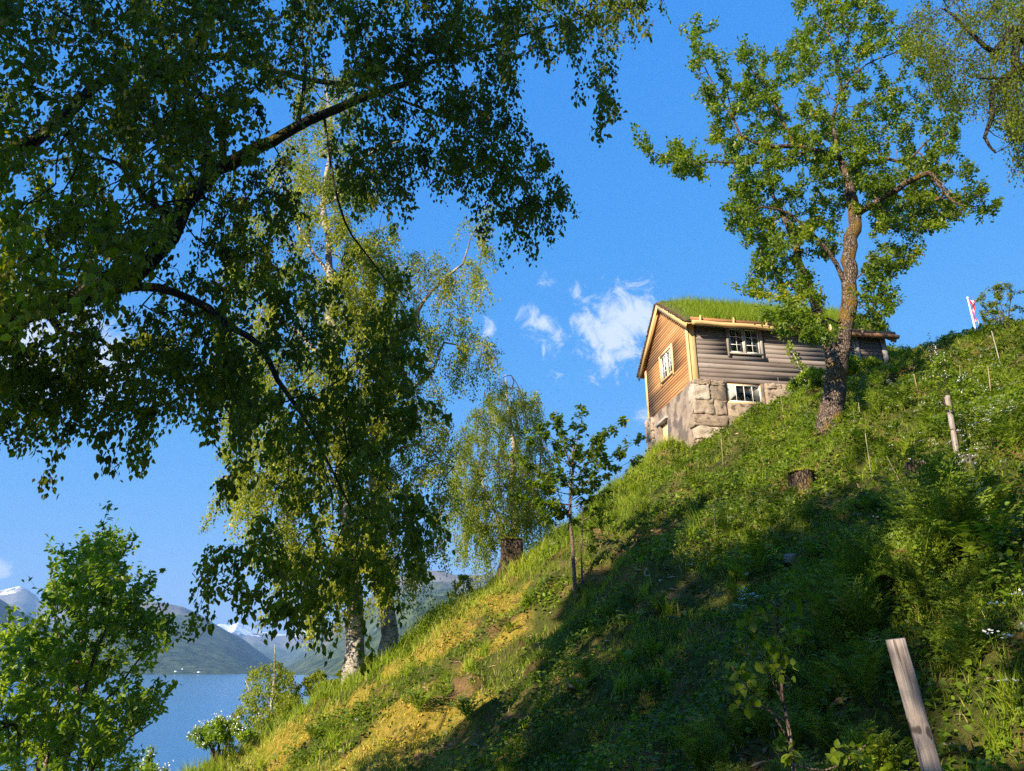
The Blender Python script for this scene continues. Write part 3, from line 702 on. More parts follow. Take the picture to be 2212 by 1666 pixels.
# eave: pine log, turf board, wooden hooks
ey = slopept(0, SE, 1, 0)
for (x0, x1, mt, r_) in ((-.02, 3.6, M['pine_x'], .095), (3.5, HL + .3, M['red_pine'], .09)):
    xs = np.linspace(x0, x1, 40); b = MB(); b.tube(np.stack([xs, ey[1] - .075 + .012 * np.sin(xs * 2.1), ey[2] + .02 + .012 * np.sin(xs * 3.3)], -1), r_ * (1 + .07 * np.sin(xs * 5)), 14, .5, .02)
    b.build('eave_log', mt, house, smooth=True)
b = MB(); b.box((-.05, ey[1] - .02, ey[2] + .12), (3.3, ey[1] + .03, ey[2] + .29), .4); b.box((3.32, ey[1] - .03, ey[2] + .11), (HL + .25, ey[1] + .02, ey[2] + .27), .2)
b.build('turf_board', M['red_pine'], house)
for xh in np.arange(.3, HL, 1.35):
    b = MB(); b.tube([(xh, ey[1] + .0, ey[2] + .04), (xh, ey[1] - .1, ey[2] + .12), (xh + .02, ey[1] - .09, ey[2] + .26), (xh + .03, ey[1] - .05, ey[2] + .36)], [.035, .045, .04, .028], 8, .7); b.build('hook', M['pine_x'], house, smooth=True)
# ------------------------------------------------------------------ foliage helpers
LEAF = np.array([[0, 0, 0], [-.3, .28, .06], [-.24, .6, .03], [0, 1.02, -.1], [.24, .6, .03], [.3, .28, .06]])
LEAF_F = [np.array([[0, 5, 4, 3], [0, 3, 2, 1]])]
LEAF_W = np.array([[0, 0, 0], [-.24, .3, .05], [-.25, .62, .03], [0, 1.0, -.16], [.25, .62, .03], [.24, .3, .05]])
RHOMB = np.array([[0, 0, 0], [-.32, .45, .05], [0, 1, -.05], [.32, .45, .05]])
RHOMB_F = [np.array([[0, 3, 2, 1]])]
def unit(v): return v / (np.linalg.norm(v, axis=-1, keepdims=True) + 1e-9)
def place(b, T, TF, P, D, Nn, S, rnd):
    D = unit(D); X_ = unit(np.cross(D, Nn)); Z_ = np.cross(X_, D); n = len(P); k = len(T)
    V = P[:, None] + S[:, None, None] * (T[None, :, 0:1] * X_[:, None] + T[None, :, 1:2] * D[:, None] + T[None, :, 2:3] * Z_[:, None])
    off = (np.arange(n) * k)[:, None, None]
    b.add(V.reshape(-1, 3), [(f[None] + off).reshape(-1, f.shape[1]) for f in TF], np.repeat(rnd, k))
def catmull(P, step):
    P = np.asarray(P, float); out = []
    Q = np.vstack([2 * P[0] - P[1], P, 2 * P[-1] - P[-2]])
    for i in range(1, len(Q) - 2):
        p0, p1, p2, p3 = Q[i - 1:i + 3]; n = max(2, int(np.linalg.norm((p2 - p1)[:3]) / step))
        for s in np.arange(n) / n:
            out.append(.5 * (2 * p1 + (p2 - p0) * s + (2 * p0 - 5 * p1 + 4 * p2 - p3) * s * s + (3 * p1 - p0 - 3 * p2 + p3) * s ** 3))
    out.append(P[-1]); return np.array(out)

def sample_targets(regions, rng, sigma):
    """regions: (polygon in the photo, number, nearest, farthest, clusters)"""
    out = []
    for poly, n, y0, y1, ncl in regions:
        A = np.array(poly, float); lo, hi = A.min(0), A.max(0); C = []
        while len(C) < ncl:
            q = rng.uniform(lo, hi, (200, 2)); q = q[inpoly(q, poly)]; C += list(q)
        C = np.array(C[:ncl]); CY = rng.uniform(y0, y1, ncl)
        k = 0; res = []
        while k < n:
            i = rng.integers(ncl, size=n); Yv = CY[i] + rng.normal(0, sigma, n)
            s2 = sigma * 740 / CY[i] * 2212 / 1024
            q = C[i] + rng.normal(0, 1, (n, 2)) * s2[:, None]
            ok = inpoly(q, poly) & (Yv > y0 - .8) & (Yv < y1 + .8); q = q[ok]; Yv = Yv[ok]
            res += [px(a, c, d) for (a, c), d in zip(q, Yv)]; k += len(q)
        out += res[:n]
    return np.array(out)

def make_tree(name, label, cat, base, limbs, targets, rng, leaf, leafmat_, barkmat, nleaf, lsize, seg=.22, wob=.05, string=(0, 0, 0), droop=.0, up=0.0,
              rt=.003, rexp=.5, k_limb=10, limb_jit=.02, leafdir='droop', group=None, twigmat=None, ground_clear=True, leaf_off=.05, max_cnt=4, tf=None, bump=.06, tip_bias=0.0):
    root = empty(name, base, label, cat, group); base = np.asarray(base, float)
    pos = np.zeros((200000, 3)); par = np.full(200000, -1); rad = np.zeros(200000); n = 0
    trunk = MB()
    for li, L in enumerate(limbs):
        Q = catmull(L, seg); jit = rng.normal(0, limb_jit, (len(Q), 3)) * (np.minimum(Q[:, 3:4] * 8, 1)); jit[0] = 0
        Q[:, :3] += jit; p_ = -1
        if li:
            dd = np.linalg.norm(pos[:n] - Q[0, :3], axis=1); p_ = int(np.argmin(dd))
            if dd[p_] > .03: Q = np.vstack([np.append(pos[p_], min(Q[0, 3], rad[p_] * .9)), Q])
        trunk.tube(Q[:, :3], np.maximum(Q[:, 3], .004), k_limb, rng.random(), bump, rng)
        for r_ in Q: pos[n] = r_[:3]; rad[n] = r_[3]; par[n] = p_; p_ = n; n += 1
    nlimb = n
    dd = np.array([np.min(np.linalg.norm(pos[:nlimb] - q, axis=1)) for q in targets])
    chains = []
    for q in targets[np.argsort(dd)]:
        d = pos[:n] - q; dist = np.sqrt((d * d).sum(1)); i = int(np.argmin(dist)); L = dist[i]
        if L < seg * .5: continue
        m_ = max(2, int(math.ceil(L / seg))); p0 = pos[i]; pd = pos[i] - pos[par[i]] if par[i] >= 0 else np.array([0, 0, 1.])
        pd = pd / (np.linalg.norm(pd) + 1e-9)
        c = (p0 + q) / 2 + pd * L * .22 + np.array([0, 0, up * L]) + rng.normal(0, wob * L, 3)
        s = np.linspace(0, 1, m_ + 1)[:, None]; C = (1 - s) ** 2 * p0 + 2 * s * (1 - s) * c + s * s * q
        C[1:-1] += rng.normal(0, wob * .25, (m_ - 1, 3)); ch = [i]; p_ = i
        for r_ in C[1:]: pos[n] = r_; par[n] = p_; p_ = n; ch.append(n); n += 1
        chains.append(ch)
        if string[0] and rng.random() < string[0]:
            Ls = rng.uniform(string[1], string[2]); ms = max(2, int(Ls / (seg * .8))); vd = 1.0 if len(string) > 3 else -1.0; dr = rng.normal(0, .16 if vd < 0 else .35, 2); ch = [p_]; v = pos[p_].copy(); dirv = np.array([dr[0] * 2.5, dr[1] * 2.5, -.1])
            if ground_clear and vd < 0:
                gz = ground(np.array([v[0]]), np.array([v[1]]))[0] + .4
                Ls = min(Ls, max(.1, v[2] - gz))
            for q_ in range(ms):
                dirv = dirv * .55 + np.array([dr[0], dr[1], vd]) * .45 + rng.normal(0, .06, 3)
                v = v + dirv / np.linalg.norm(dirv) * Ls / ms; pos[n] = v; par[n] = p_; p_ = n; ch.append(n); n += 1
            chains.append(ch)
    cnt = np.zeros(n); child = np.zeros(n, int); np.add.at(child, par[nlimb:n][par[nlimb:n] >= 0], 1)
    cnt[child[:n] == 0] = 1
    for i in range(n - 1, nlimb - 1, -1):
        if cnt[i] == 0: cnt[i] = 1
        if par[i] >= 0: cnt[par[i]] += cnt[i]
    tr = rt * cnt ** rexp
    for ch in chains:
        r = tr[ch].copy(); r[0] = min(tr[ch[0]] if ch[0] >= nlimb else rad[ch[0]] * .8, r[1] * 1.3); r[-1] *= .6
        kk = 3 if r[1] < .012 else (4 if r[1] < .025 else 6)
        trunk.mi = 1; trunk.tube(pos[ch], r, kk, .5)
    el = np.arange(nlimb, n); el = el[cnt[el] <= max_cnt]
    if len(el) == 0: el = np.arange(nlimb, n)
    wts = 1.0 / cnt[el] ** (.5 + tip_bias); wts /= wts.sum()
    j = el[rng.choice(len(el), nleaf, p=wts)]; s = rng.random((nleaf, 1))
    A = pos[par[j]]; Bp = pos[j]; P = A * (1 - s) + Bp * s + rng.normal(0, leaf_off, (nleaf, 3))
    ax = unit(Bp - A)
    if leafdir == 'droop':
        D = np.array([0, 0, -1.0]) + .35 * ax + rng.normal(0, .55, (nleaf, 3)); Nn = rng.normal(0, 1, (nleaf, 3)) + [0, 0, .3]
    elif leafdir == 'flat':
        D = ax * .6 + rng.normal(0, .7, (nleaf, 3)) * [1, 1, .45] + [0, 0, -.35]; Nn = rng.normal(0, .45, (nleaf, 3)) + [0, 0, 1]
    else:
        D = ax * .3 + rng.normal(0, .8, (nleaf, 3)) + [0, 0, -.3]; Nn = rng.normal(0, .7, (nleaf, 3)) + [0, 0, .8]
    S = lsize * rng.uniform(.6, 1.25, nleaf)
    # colour varies leaf by leaf and from branch to branch
    rn = np.clip(.5 * rng.random(nleaf) + .5 * (fbm(P[:, 0] * 1.1 + P[:, 2], P[:, 1] * 1.1 - P[:, 2], 77, 3) * .9 + .5), 0, 1)
    lf = MB(); T, TF = leaf; place(lf, T, TF, P, D, Nn, S, rn)
    trunk.build('trunk', [barkmat, twigmat or M['twig']], root, base, True)
    lf.build('crown', leafmat_, root, base)
    return root
BIRCH = (LEAF, LEAF_F); WIDE = (LEAF_W, LEAF_F); SMALL = (RHOMB, RHOMB_F)
def L4(pts): # (x, y, Y, r) in photo px -> (X, Y, Z, r)
    return [np.append(px(a, c, d), r) for a, c, d, r in pts]

# ------------------------------------------------------------------ trees
def rg_(n): return np.random.default_rng(n)
# near birch: its trunk rises just left of the frame, the crown hangs over the view
NB = np.array([-6.6, 5.4, g1(-6.6, 5.4)])
limbs = [
    [(NB[0], NB[1], NB[2] - .2, .34), (-6.55, 5.5, 0, .27), (-6.3, 5.6, 2.2, .24), (-6.4, 5.7, 4.5, .21), (-6.2, 5.7, 7, .17), (-5.8, 5.6, 9.5, .1), (-5.4, 5.4, 11.5, .04)],
    [(-6.3, 5.6, 2.3, .15)] + L4([(0, 690, 6.0, .125), (100, 665, 6.0, .12), (205, 632, 6.0, .115), (290, 590, 6.0, .11), (335, 545, 6.0, .105), (385, 480, 6.1, .1), (420, 420, 6.2, .092), (470, 365, 6.3, .088), (560, 320, 6.4, .08), (640, 275, 6.5, .07), (760, 220, 6.7, .058), (880, 180, 6.9, .045), (930, 135, 7.0, .038), (1020, 112, 7.0, .028), (1180, 60, 7.0, .016), (1330, 20, 7.0, .008)]),
    L4([(215, 630, 6.0, .07), (300, 618, 5.9, .066), (380, 632, 5.8, .06), (450, 665, 5.7, .052), (505, 710, 5.6, .046), (560, 745, 5.5, .04), (600, 820, 5.4, .032), (650, 890, 5.4, .026), (700, 980, 5.4, .018), (760, 1100, 5.5, .01)]),
    L4([(485, 360, 6.3, .05), (478, 300, 6.2, .046), (462, 240, 6.1, .042), (420, 190, 6.0, .038), (350, 140, 5.8, .03), (240, 80, 5.6, .02), (120, 20, 5.4, .012)]),
    L4([(640, 275, 6.5, .035), (652, 220, 6.6, .03), (660, 150, 6.7, .026), (650, 60, 6.8, .02), (640, -60, 6.8, .012)]),
    [(-6.4, 5.7, 4.0, .12)] + L4([(0, 330, 6.2, .09), (120, 270, 6.4, .08), (240, 160, 6.6, .07), (350, 150, 6.9, .06), (480, 120, 7.1, .05), (580, 150, 7.3, .045), (700, 178, 7.4, .04), (780, 185, 7.4, .03), (900, 230, 7.4, .02), (1040, 290, 7.3, .013), (1130, 380, 7.2, .008)]),
    [(-6.3, 5.7, 5.6, .1)] + L4([(100, -120, 5.6, .08), (420, -160, 5.9, .06), (800, -140, 6.2, .04), (1200, -90, 6.5, .02)]),
    L4([(385, 480, 6.1, .05), (330, 440, 6.2, .042), (290, 400, 6.3, .035), (250, 350, 6.4, .028), (180, 340, 6.4, .02), (90, 350, 6.4, .012)]),
    L4([(700, 250, 6.6, .02), (715, 360, 6.7, .017), (745, 480, 6.7, .014), (800, 560, 6.6, .011), (860, 640, 6.5, .007)]),
    L4([(100, 670, 6.0, .05), (140, 720, 6.0, .035), (190, 722, 6.0, .028), (250, 760, 6.1, .018), (290, 850, 6.1, .01)]),
    L4([(150, 700, 6.0, .03), (90, 745, 5.9, .02), (0, 765, 5.9, .014)]),
]
limbs = [limbs[0]] + [[np.append(p_[:3], p_[3] * (.62 if i_ == 1 else .78)) for p_ in L_] for i_, L_ in enumerate(limbs[1:])]
regs = [
    ([(-250, -150), (620, -150), (600, 100), (560, 260), (400, 480), (250, 640), (-250, 690)], 760, 3.2, 7.2, 110),
    ([(600, -150), (1400, -150), (1405, 40), (1340, 90), (1335, 230), (1290, 260), (1270, 130), (1150, 130), (1080, 200), (800, 260), (790, 150), (620, 90)], 440, 4.8, 7.6, 70),
    ([(700, 250), (1060, 180), (1180, 330), (1225, 400), (1170, 470), (1110, 525), (1060, 430), (980, 380), (900, 340), (860, 480), (760, 420)], 230, 6.0, 7.4, 40),
    ([(400, 480), (560, 420), (620, 520), (860, 520), (930, 620), (940, 900), (930, 1180), (840, 1230), (760, 1270), (660, 1330), (560, 1300), (430, 1230), (400, 1080), (440, 980), (350, 930), (400, 800)], 270, 4.6, 7.2, 120),
    ([(-200, 640), (300, 640), (420, 700), (400, 830), (330, 900), (240, 930), (220, 990), (130, 900), (60, 930), (-200, 880), (-150, 760)], 270, 4.6, 6.8, 46),
    ([(350, 560), (480, 620), (560, 760), (480, 880), (380, 850), (330, 700)], 60, 5, 6.5, 12),
    ([(480, -100), (720, -100), (690, 80), (560, 200), (500, 120)], 60, 5.4, 7.2, 14), ([(420, 360), (540, 300), (640, 320), (660, 470), (560, 560), (440, 540)], 75, 5.8, 6.8, 18), ([(600, 90), (790, 150), (800, 250), (680, 240)], 16, 6.4, 7, 6),
    ([(-320, -950), (450, -900), (600, -150), (-320, -150)], 330, 4.6, 8.4, 50),
]
r_ = rg_(21)
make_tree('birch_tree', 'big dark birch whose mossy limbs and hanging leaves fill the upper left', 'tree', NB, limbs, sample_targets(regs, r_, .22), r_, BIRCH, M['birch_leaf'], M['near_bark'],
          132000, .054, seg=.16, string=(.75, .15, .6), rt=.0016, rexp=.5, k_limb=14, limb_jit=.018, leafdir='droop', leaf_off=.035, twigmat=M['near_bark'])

# the two sunlit birches on the edge of the slope
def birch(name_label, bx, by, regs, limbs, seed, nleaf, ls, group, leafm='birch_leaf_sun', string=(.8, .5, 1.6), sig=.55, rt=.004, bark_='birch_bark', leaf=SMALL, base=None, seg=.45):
    r = rg_(seed); base = np.array([bx, by, g1(bx, by) - .15])
    return make_tree('birch_tree', name_label, 'tree', base, [[(bx, by, base[2], limbs[0][0][3] * 1.25)] + limbs[0]] + limbs[1:], sample_targets(regs, r, sig), r, leaf, M[leafm], M[bark_], nleaf, ls,
                     seg=seg, string=string, rt=rt, rexp=.5, k_limb=12, limb_jit=.05, leafdir='droop', leaf_off=.1, group=group, bump=.05)
G2 = 'birches on the edge of the slope'
p1 = onslope(765, 1465, 12); p2 = onslope(838, 1392, 12)
birch('sunlit birch with mottled white trunk, left of the pair on the slope edge', -4.1, 20.6,
      [([(560, 420), (640, 200), (690, 125), (760, 150), (780, 300), (860, 420), (860, 700), (840, 1000), (860, 1230), (700, 1300), (560, 1250), (480, 1100), (470, 800), (500, 560)], 620, 18.5, 22.5, 110)],
      [L4([(765, 1410, 20.6, .25), (762, 1300, 20.6, .23), (752, 1180, 20.6, .18), (735, 1000, 20.5, .16), (728, 800, 20.5, .14), (712, 600, 20.6, .12), (700, 420, 20.6, .09), (715, 290, 20.6, .06), (700, 160, 20.6, .02)]),
       L4([(726, 430, 20.6, .07), (760, 360, 20.3, .055), (820, 320, 20, .045), (860, 305, 19.8, .03)]), L4([(712, 600, 20.6, .06), (640, 480, 20.8, .04), (600, 380, 21, .02)]),
       L4([(728, 800, 20.5, .07), (620, 700, 20.4, .05), (540, 640, 20.3, .02)]), L4([(735, 1000, 20.5, .06), (820, 900, 20, .04), (850, 850, 19.8, .02)]), L4([(740, 1050, 20.5, .06), (620, 980, 20.5, .04), (530, 950, 20.5, .02)])],
      31, 125000, .085, G2)
birch('sunlit birch leaning with grey white trunk, right of the pair on the slope edge', -3.35, 21.6,
      [([(800, 480), (880, 560), (930, 620), (960, 800), (960, 1000), (980, 1130), (930, 1240), (840, 1260), (780, 1200), (760, 700)], 330, 20, 23.5, 60),
       ([(880, 550), (940, 520), (1030, 560), (1045, 620), (980, 640), (900, 640)], 40, 20.5, 23, 14), ([(990, 470), (1060, 440), (1075, 500), (1060, 560), (1000, 520)], 12, 20.5, 23, 7),
       ([(930, 690), (1030, 680), (1070, 760), (1060, 830), (1000, 850), (940, 800)], 44, 21, 23.5, 16), ([(900, 850), (960, 850), (1010, 980), (960, 1150), (900, 1100)], 42, 21, 23.5, 14)],
      [L4([(840, 1370, 21.6, .25), (826, 1270, 21.6, .22), (812, 1150, 21.6, .16), (806, 1000, 21.6, .14), (830, 850, 21.7, .12), (860, 760, 21.8, .1), (900, 680, 21.8, .075), (950, 610, 21.8, .05), (1000, 570, 21.8, .035), (1020, 500, 21.8, .015)]),
       L4([(830, 850, 21.7, .07), (920, 820, 21.8, .05), (960, 740, 21.9, .035), (1010, 760, 21.9, .015)]), L4([(806, 1000, 21.6, .06), (900, 960, 21.8, .04), (960, 1000, 22, .02)]),
       L4([(815, 1160, 21.6, .05), (900, 1120, 21.9, .035), (950, 1110, 22, .015)]), L4([(830, 850, 21.7, .07), (800, 700, 21.5, .05), (820, 560, 21.4, .02)])],
      32, 44000, .08, G2, sig=.4)
birch('slender pale green birch standing behind the crest, left of the house', .2, 31.5,
      [([(1030, 860), (1080, 800), (1120, 795), (1165, 860), (1170, 930), (1200, 1000), (1215, 1100), (1150, 1150), (1060, 1190), (1000, 1170), (950, 1130), (960, 1010), (1000, 930)], 420, 29.5, 34, 80)],
      [L4([(1105, 1260, 31.5, .2), (1110, 1150, 31.5, .17), (1108, 1020, 31.5, .13), (1100, 900, 31.5, .08), (1092, 810, 31.5, .02)]),
       L4([(1108, 1180, 31.5, .1), (1060, 1090, 31.6, .07), (1030, 1000, 31.8, .03)]), L4([(1112, 1150, 31.5, .08), (1160, 1050, 31.3, .05), (1170, 950, 31.2, .02)]), L4([(1085, 1140, 31.5, .06), (1020, 1130, 31.5, .04), (970, 1080, 31.6, .02)])],
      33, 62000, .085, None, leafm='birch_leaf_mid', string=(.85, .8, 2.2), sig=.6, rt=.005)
birch('birch reaching in from the right edge above the slope', 15.2, 15.0,
      [([(1960, -40), (2300, -60), (2320, 330), (2200, 360), (2120, 250), (2010, 200), (1980, 110), (1950, 60)], 400, 12.5, 17, 70), ([(2120, 240), (2300, 250), (2300, 400), (2210, 380)], 60, 13, 16, 12)],
      [[(15.1, 15.1, 8.5, .24), (14.9, 15.2, 11, .21), (14.4, 15, 13.5, .17), (14.0, 14.8, 16, .1), (13.5, 14.5, 18.5, .04)],
       L4([(2300, 300, 15, .13), (2212, 62, 14.6, .1), (2170, 95, 14.4, .085), (2130, 105, 14.2, .06), (2075, 50, 14.1, .035), (2040, 20, 14, .02)]),
       L4([(2300, 280, 15, .12), (2205, 80, 14.8, .1), (2190, 150, 14.6, .09), (2150, 185, 14.4, .07), (2138, 250, 14.2, .055), (2130, 300, 14, .04), (2150, 330, 13.9, .02)]),
       L4([(2300, 330, 15, .1), (2212, 155, 14.6, .08), (2190, 165, 14.4, .05), (2110, 170, 14.2, .02)])],
      34, 34000, .065, None, leafm='birch_leaf', bark_='near_bark', string=(.8, .3, 1.0), sig=.45, leaf=BIRCH)

# the old cherry tree in front of the house
CB = onslope(1793, 925, 15); CY = float(CB[1]); r_ = rg_(41)
limbs = [
    [np.append(CB + [0, 0, -.25], .52)] + L4([(1793, 925, CY, .42), (1797, 880, CY, .335), (1806, 830, CY, .32), (1808, 780, CY, .3), (1822, 725, CY, .255), (1833, 660, CY, .235), (1834, 590, CY, .225), (1838, 530, CY, .215), (1846, 470, CY, .2), (1838, 420, CY, .175), (1828, 375, CY, .15), (1815, 345, CY, .12), (1800, 325, CY, .1)]),
    L4([(1806, 800, CY, .26), (1793, 755, CY + .2, .2), (1778, 718, CY + .3, .185), (1768, 680, CY + .4, .165), (1748, 630, CY + .6, .15), (1728, 570, CY + .8, .13), (1712, 510, CY + .9, .11), (1690, 460, CY + 1, .08), (1665, 410, CY + 1, .05), (1640, 330, CY + 1, .02)]),
    L4([(1815, 345, CY, .11), (1785, 332, CY - .2, .11), (1750, 322, CY - .4, .1), (1715, 315, CY - .5, .085), (1660, 315, CY - .6, .06), (1600, 290, CY - .7, .04), (1570, 200, CY - .7, .02)]),
    L4([(1755, 322, CY - .4, .055), (1700, 345, CY - .6, .045), (1640, 352, CY - .8, .035), (1560, 350, CY - 1, .025), (1480, 350, CY - 1.1, .015), (1400, 325, CY - 1.2, .008)]),
    L4([(1832, 372, CY, .085), (1870, 352, CY - .2, .075), (1915, 345, CY - .4, .06), (1960, 345, CY - .6, .04), (2010, 300, CY - .6, .025), (2050, 290, CY - .6, .012)]),
    L4([(1848, 465, CY, .12), (1885, 440, CY - .3, .1), (1940, 408, CY - .7, .095), (2006, 373, CY - 1.1, .08), (2025, 395, CY - 1.1, .05), (2060, 435, CY - 1.2, .035), (2105, 450, CY - 1.3, .015)]),
    L4([(1822, 605, CY, .09), (1808, 570, CY - .1, .07), (1780, 530, CY - .3, .065), (1748, 500, CY - .4, .05), (1700, 460, CY - .6, .04), (1645, 448, CY - .7, .03), (1600, 470, CY - .8, .015)]),
    L4([(1812, 330, CY, .07), (1800, 260, CY + .2, .06), (1815, 190, CY + .3, .05), (1800, 110, CY + .4, .04), (1780, 40, CY + .5, .02)]),
    L4([(1812, 200, CY + .3, .035), (1870, 140, CY + .1, .028), (1940, 110, CY, .02), (2000, 60, CY, .01)]),
    L4([(1715, 315, CY - .5, .05), (1680, 240, CY - .2, .04), (1640, 170, CY, .03), (1590, 120, CY, .015)]),
    L4([(1600, 290, CY - .7, .03), (1540, 180, CY - .8, .022), (1500, 100, CY - .8, .012)]),
    L4([(1828, 620, CY, .03), (1890, 570, CY - .3, .022), (1950, 555, CY - .5, .012), (1995, 560, CY - .6, .006)]),
    L4([(1815, 700, CY, .03), (1760, 680, CY - .8, .02), (1700, 700, CY - 1.5, .014), (1650, 705, CY - 1.9, .007)]),
]
limbs = [[np.append(p_[:3], p_[3] * .87) for p_ in L_] for L_ in limbs]
regs = [
    ([(1530, 200), (1620, 110), (1700, 100), (1780, 0), (1900, -40), (2000, 100), (2080, 230), (2090, 340), (2000, 400), (1900, 420), (1850, 470), (1700, 440), (1600, 400), (1530, 340)], 640, CY - 1.3, CY + 3.0, 110),
    ([(1358, 300), (1375, 300), (1440, 340), (1455, 280), (1475, 330), (1530, 330), (1530, 395), (1450, 375), (1400, 345)], 40, CY - 1.6, CY - .6, 8),
    ([(1475, 20), (1510, 40), (1530, 110), (1555, 60), (1575, 190), (1540, 260), (1500, 150)], 44, CY - 1.2, CY - .4, 7), ([(1590, 80), (1610, 90), (1630, 200), (1660, 90), (1690, 200), (1600, 250)], 34, CY - 1, CY, 6),
    ([(1510, 440), (1560, 400), (1700, 400), (1810, 480), (1810, 560), (1730, 600), (1640, 600), (1610, 560), (1580, 500), (1530, 480)], 190, CY - 1.0, CY + 2.2, 38),
    ([(1600, 600), (1700, 560), (1790, 620), (1780, 680), (1700, 650), (1640, 670)], 50, CY - 1, CY + 1.2, 12),
    ([(1850, 380), (2000, 340), (2110, 360), (2155, 440), (2130, 500), (2040, 490), (1960, 530), (1880, 520)], 240, CY - .9, CY + 2.4, 36),
    ([(1860, 530), (2000, 540), (1990, 590), (1900, 620), (1860, 640)], 46, CY - 1, CY + .6, 12),
    ([(1860, 640), (1935, 620), (1930, 720), (1860, 730)], 26, CY - .9, CY + .5, 8),
    ([(1640, 690), (1730, 660), (1800, 700), (1780, 750), (1700, 725), (1640, 715)], 42, CY - 2.0, CY - .3, 10),
    ([(1700, 60), (1740, -30), (1860, -60), (1960, 0), (1900, 100), (1760, 130)], 70, CY - 1.4, CY + 1.5, 14),
]
make_tree('cherry_tree', 'tall old cherry tree with twisted mossy trunk standing in front of the house', 'tree', CB, limbs, sample_targets(regs, r_, .34), r_, (LEAF_W, LEAF_F), M['cherry_leaf'], M['cherry_bark'],
          84000, .105, seg=.2, string=(.7, .2, .6, 1), rt=.0042, rexp=.45, k_limb=18, limb_jit=.025, leafdir='mixed', up=.12, leaf_off=.06, bump=.055, twigmat=M['sapling_bark'], max_cnt=3)

# bird cherry bush lower left
BB = np.array([-4.9, 8.6, g1(-4.9, 8.6) - .1]); r_ = rg_(51); yb = 8.6
def st_(pts): return [np.append(BB + [r_.normal(0, .1), r_.normal(0, .1), 0], .028)] + L4([(a_, b_, c_, d_ * .6) for a_, b_, c_, d_ in pts])
limbs = [st_([(150, 1600, yb, .04), (165, 1450, yb, .034), (190, 1300, yb, .024), (205, 1160, yb, .008)]), st_([(90, 1600, yb, .035), (70, 1450, yb - .4, .026), (60, 1380, yb - .6, .01)]),
         st_([(190, 1600, yb, .035), (260, 1480, yb + .2, .022), (340, 1370, yb + .3, .008)]), st_([(210, 1640, yb, .03), (270, 1600, yb, .018), (330, 1560, yb, .008)]), st_([(40, 1640, yb - .5, .03), (0, 1560, yb - .8, .02), (-60, 1480, yb - 1, .01)]),
         st_([(130, 1500, yb, .03), (120, 1350, yb + .4, .02), (110, 1230, yb + .5, .008)]), st_([(180, 1500, yb - .4, .03), (230, 1350, yb - .4, .02), (255, 1180, yb - .3, .006)])]
regs = [([(100, 1280), (150, 1210), (190, 1160), (255, 1185), (290, 1250), (310, 1320), (300, 1420), (200, 1500), (80, 1450), (30, 1380), (90, 1300)], 260, yb - 1.1, yb + 1.0, 120),
        ([(300, 1300), (380, 1350), (370, 1400), (340, 1440), (280, 1460), (270, 1380)], 40, yb - .5, yb + .7, 14), ([(-120, 1380), (60, 1360), (280, 1480), (300, 1500), (280, 1666), (240, 1760), (-120, 1760)], 420, yb - 1.3, yb + 1.1, 80),
        ([(280, 1500), (340, 1505), (335, 1545), (260, 1590)], 26, yb - .6, yb + .6, 9)]
make_tree('bird_cherry_bush', 'leafy green bird cherry bush by the water in the lower left corner', 'bush', BB, limbs, sample_targets(regs, r_, .24), r_, WIDE, M['bush_leaf'], M['sapling_bark'],
          19500, .068, seg=.11, rt=.0013, string=(.8, .15, .45, 1), k_limb=8, leafdir='mixed', up=.16, leaf_off=.022, twigmat=M['twig'])
# thin young birch and shrubs at the water side
r_ = rg_(61)
def shrub(name, label, cat, x, y, H, W_, n_t, nleaf, ls, leafm, seed, group=None, leaf=SMALL, barkm='twig', ld='mixed', nst=5, r0=.03, flowers=0, fsz=.042, lean=0.0, zlow=.12, dx=0.0):
    r = rg_(seed); b0 = np.array([x, y, g1(x, y) - .08]); L = []
    for i in range(nst):
        a = r.uniform(0, 6.28); k = (0 if i == 0 else r.uniform(.4, .85)) * W_
        L.append([np.append(b0 + [r.normal(0, .03), r.normal(0, .03), 0], r0), np.append(b0 + [math.cos(a) * k * .35 + lean * .4, math.sin(a) * k * .35, H * .4], r0 * .75),
                  np.append(b0 + [math.cos(a) * k * .8 + lean, math.sin(a) * k * .8, H * (.95 if i == 0 else r.uniform(.6, .85))], r0 * .2)])
    T_ = r.normal(0, 1, (n_t * 3, 3)); T_ = T_ / np.linalg.norm(T_, axis=1)[:, None] * r.random((n_t * 3, 1)) ** .4
    hh = zlow + (1 - zlow) * (T_[:, 2] * .5 + .5); T_[:, :2] *= (np.sin(np.clip(hh * 1.15 - .05, 0.12, 1) * math.pi) ** .7 * W_)[:, None]
    T_ = T_[r.random(len(T_)) < .4 + .6 * r.random(len(T_))][:n_t]; hh = zlow + (1 - zlow) * (T_[:, 2] * .5 + .5)
    T_ = np.stack([b0[0] + T_[:, 0] + lean * hh, b0[1] + T_[:, 1], b0[2] + hh * H], -1)
    o = make_tree(name, label, cat, b0, L, T_, r, leaf, M[leafm], M[barkm], nleaf, ls, seg=max(.12, H * .05), rt=.0022, k_limb=7, leafdir=ld, up=.1, leaf_off=ls * .5, group=group, limb_jit=.01)
    if flowers:
        f = MB(); nF = flowers; Pc = T_[r.integers(len(T_), size=nF)] + r.normal(0, .08, (nF, 3)); P = np.repeat(Pc, 9, 0) + r.normal(0, .04, (nF * 9, 3))
        place(f, RHOMB, RHOMB_F, P, r.normal(0, 1, P.shape), r.normal(0, .5, P.shape) + [0, 0, 1], np.full(len(P), fsz), r.random(len(P)))
        f.build('blossom', M['petal'], o, b0)
    return o
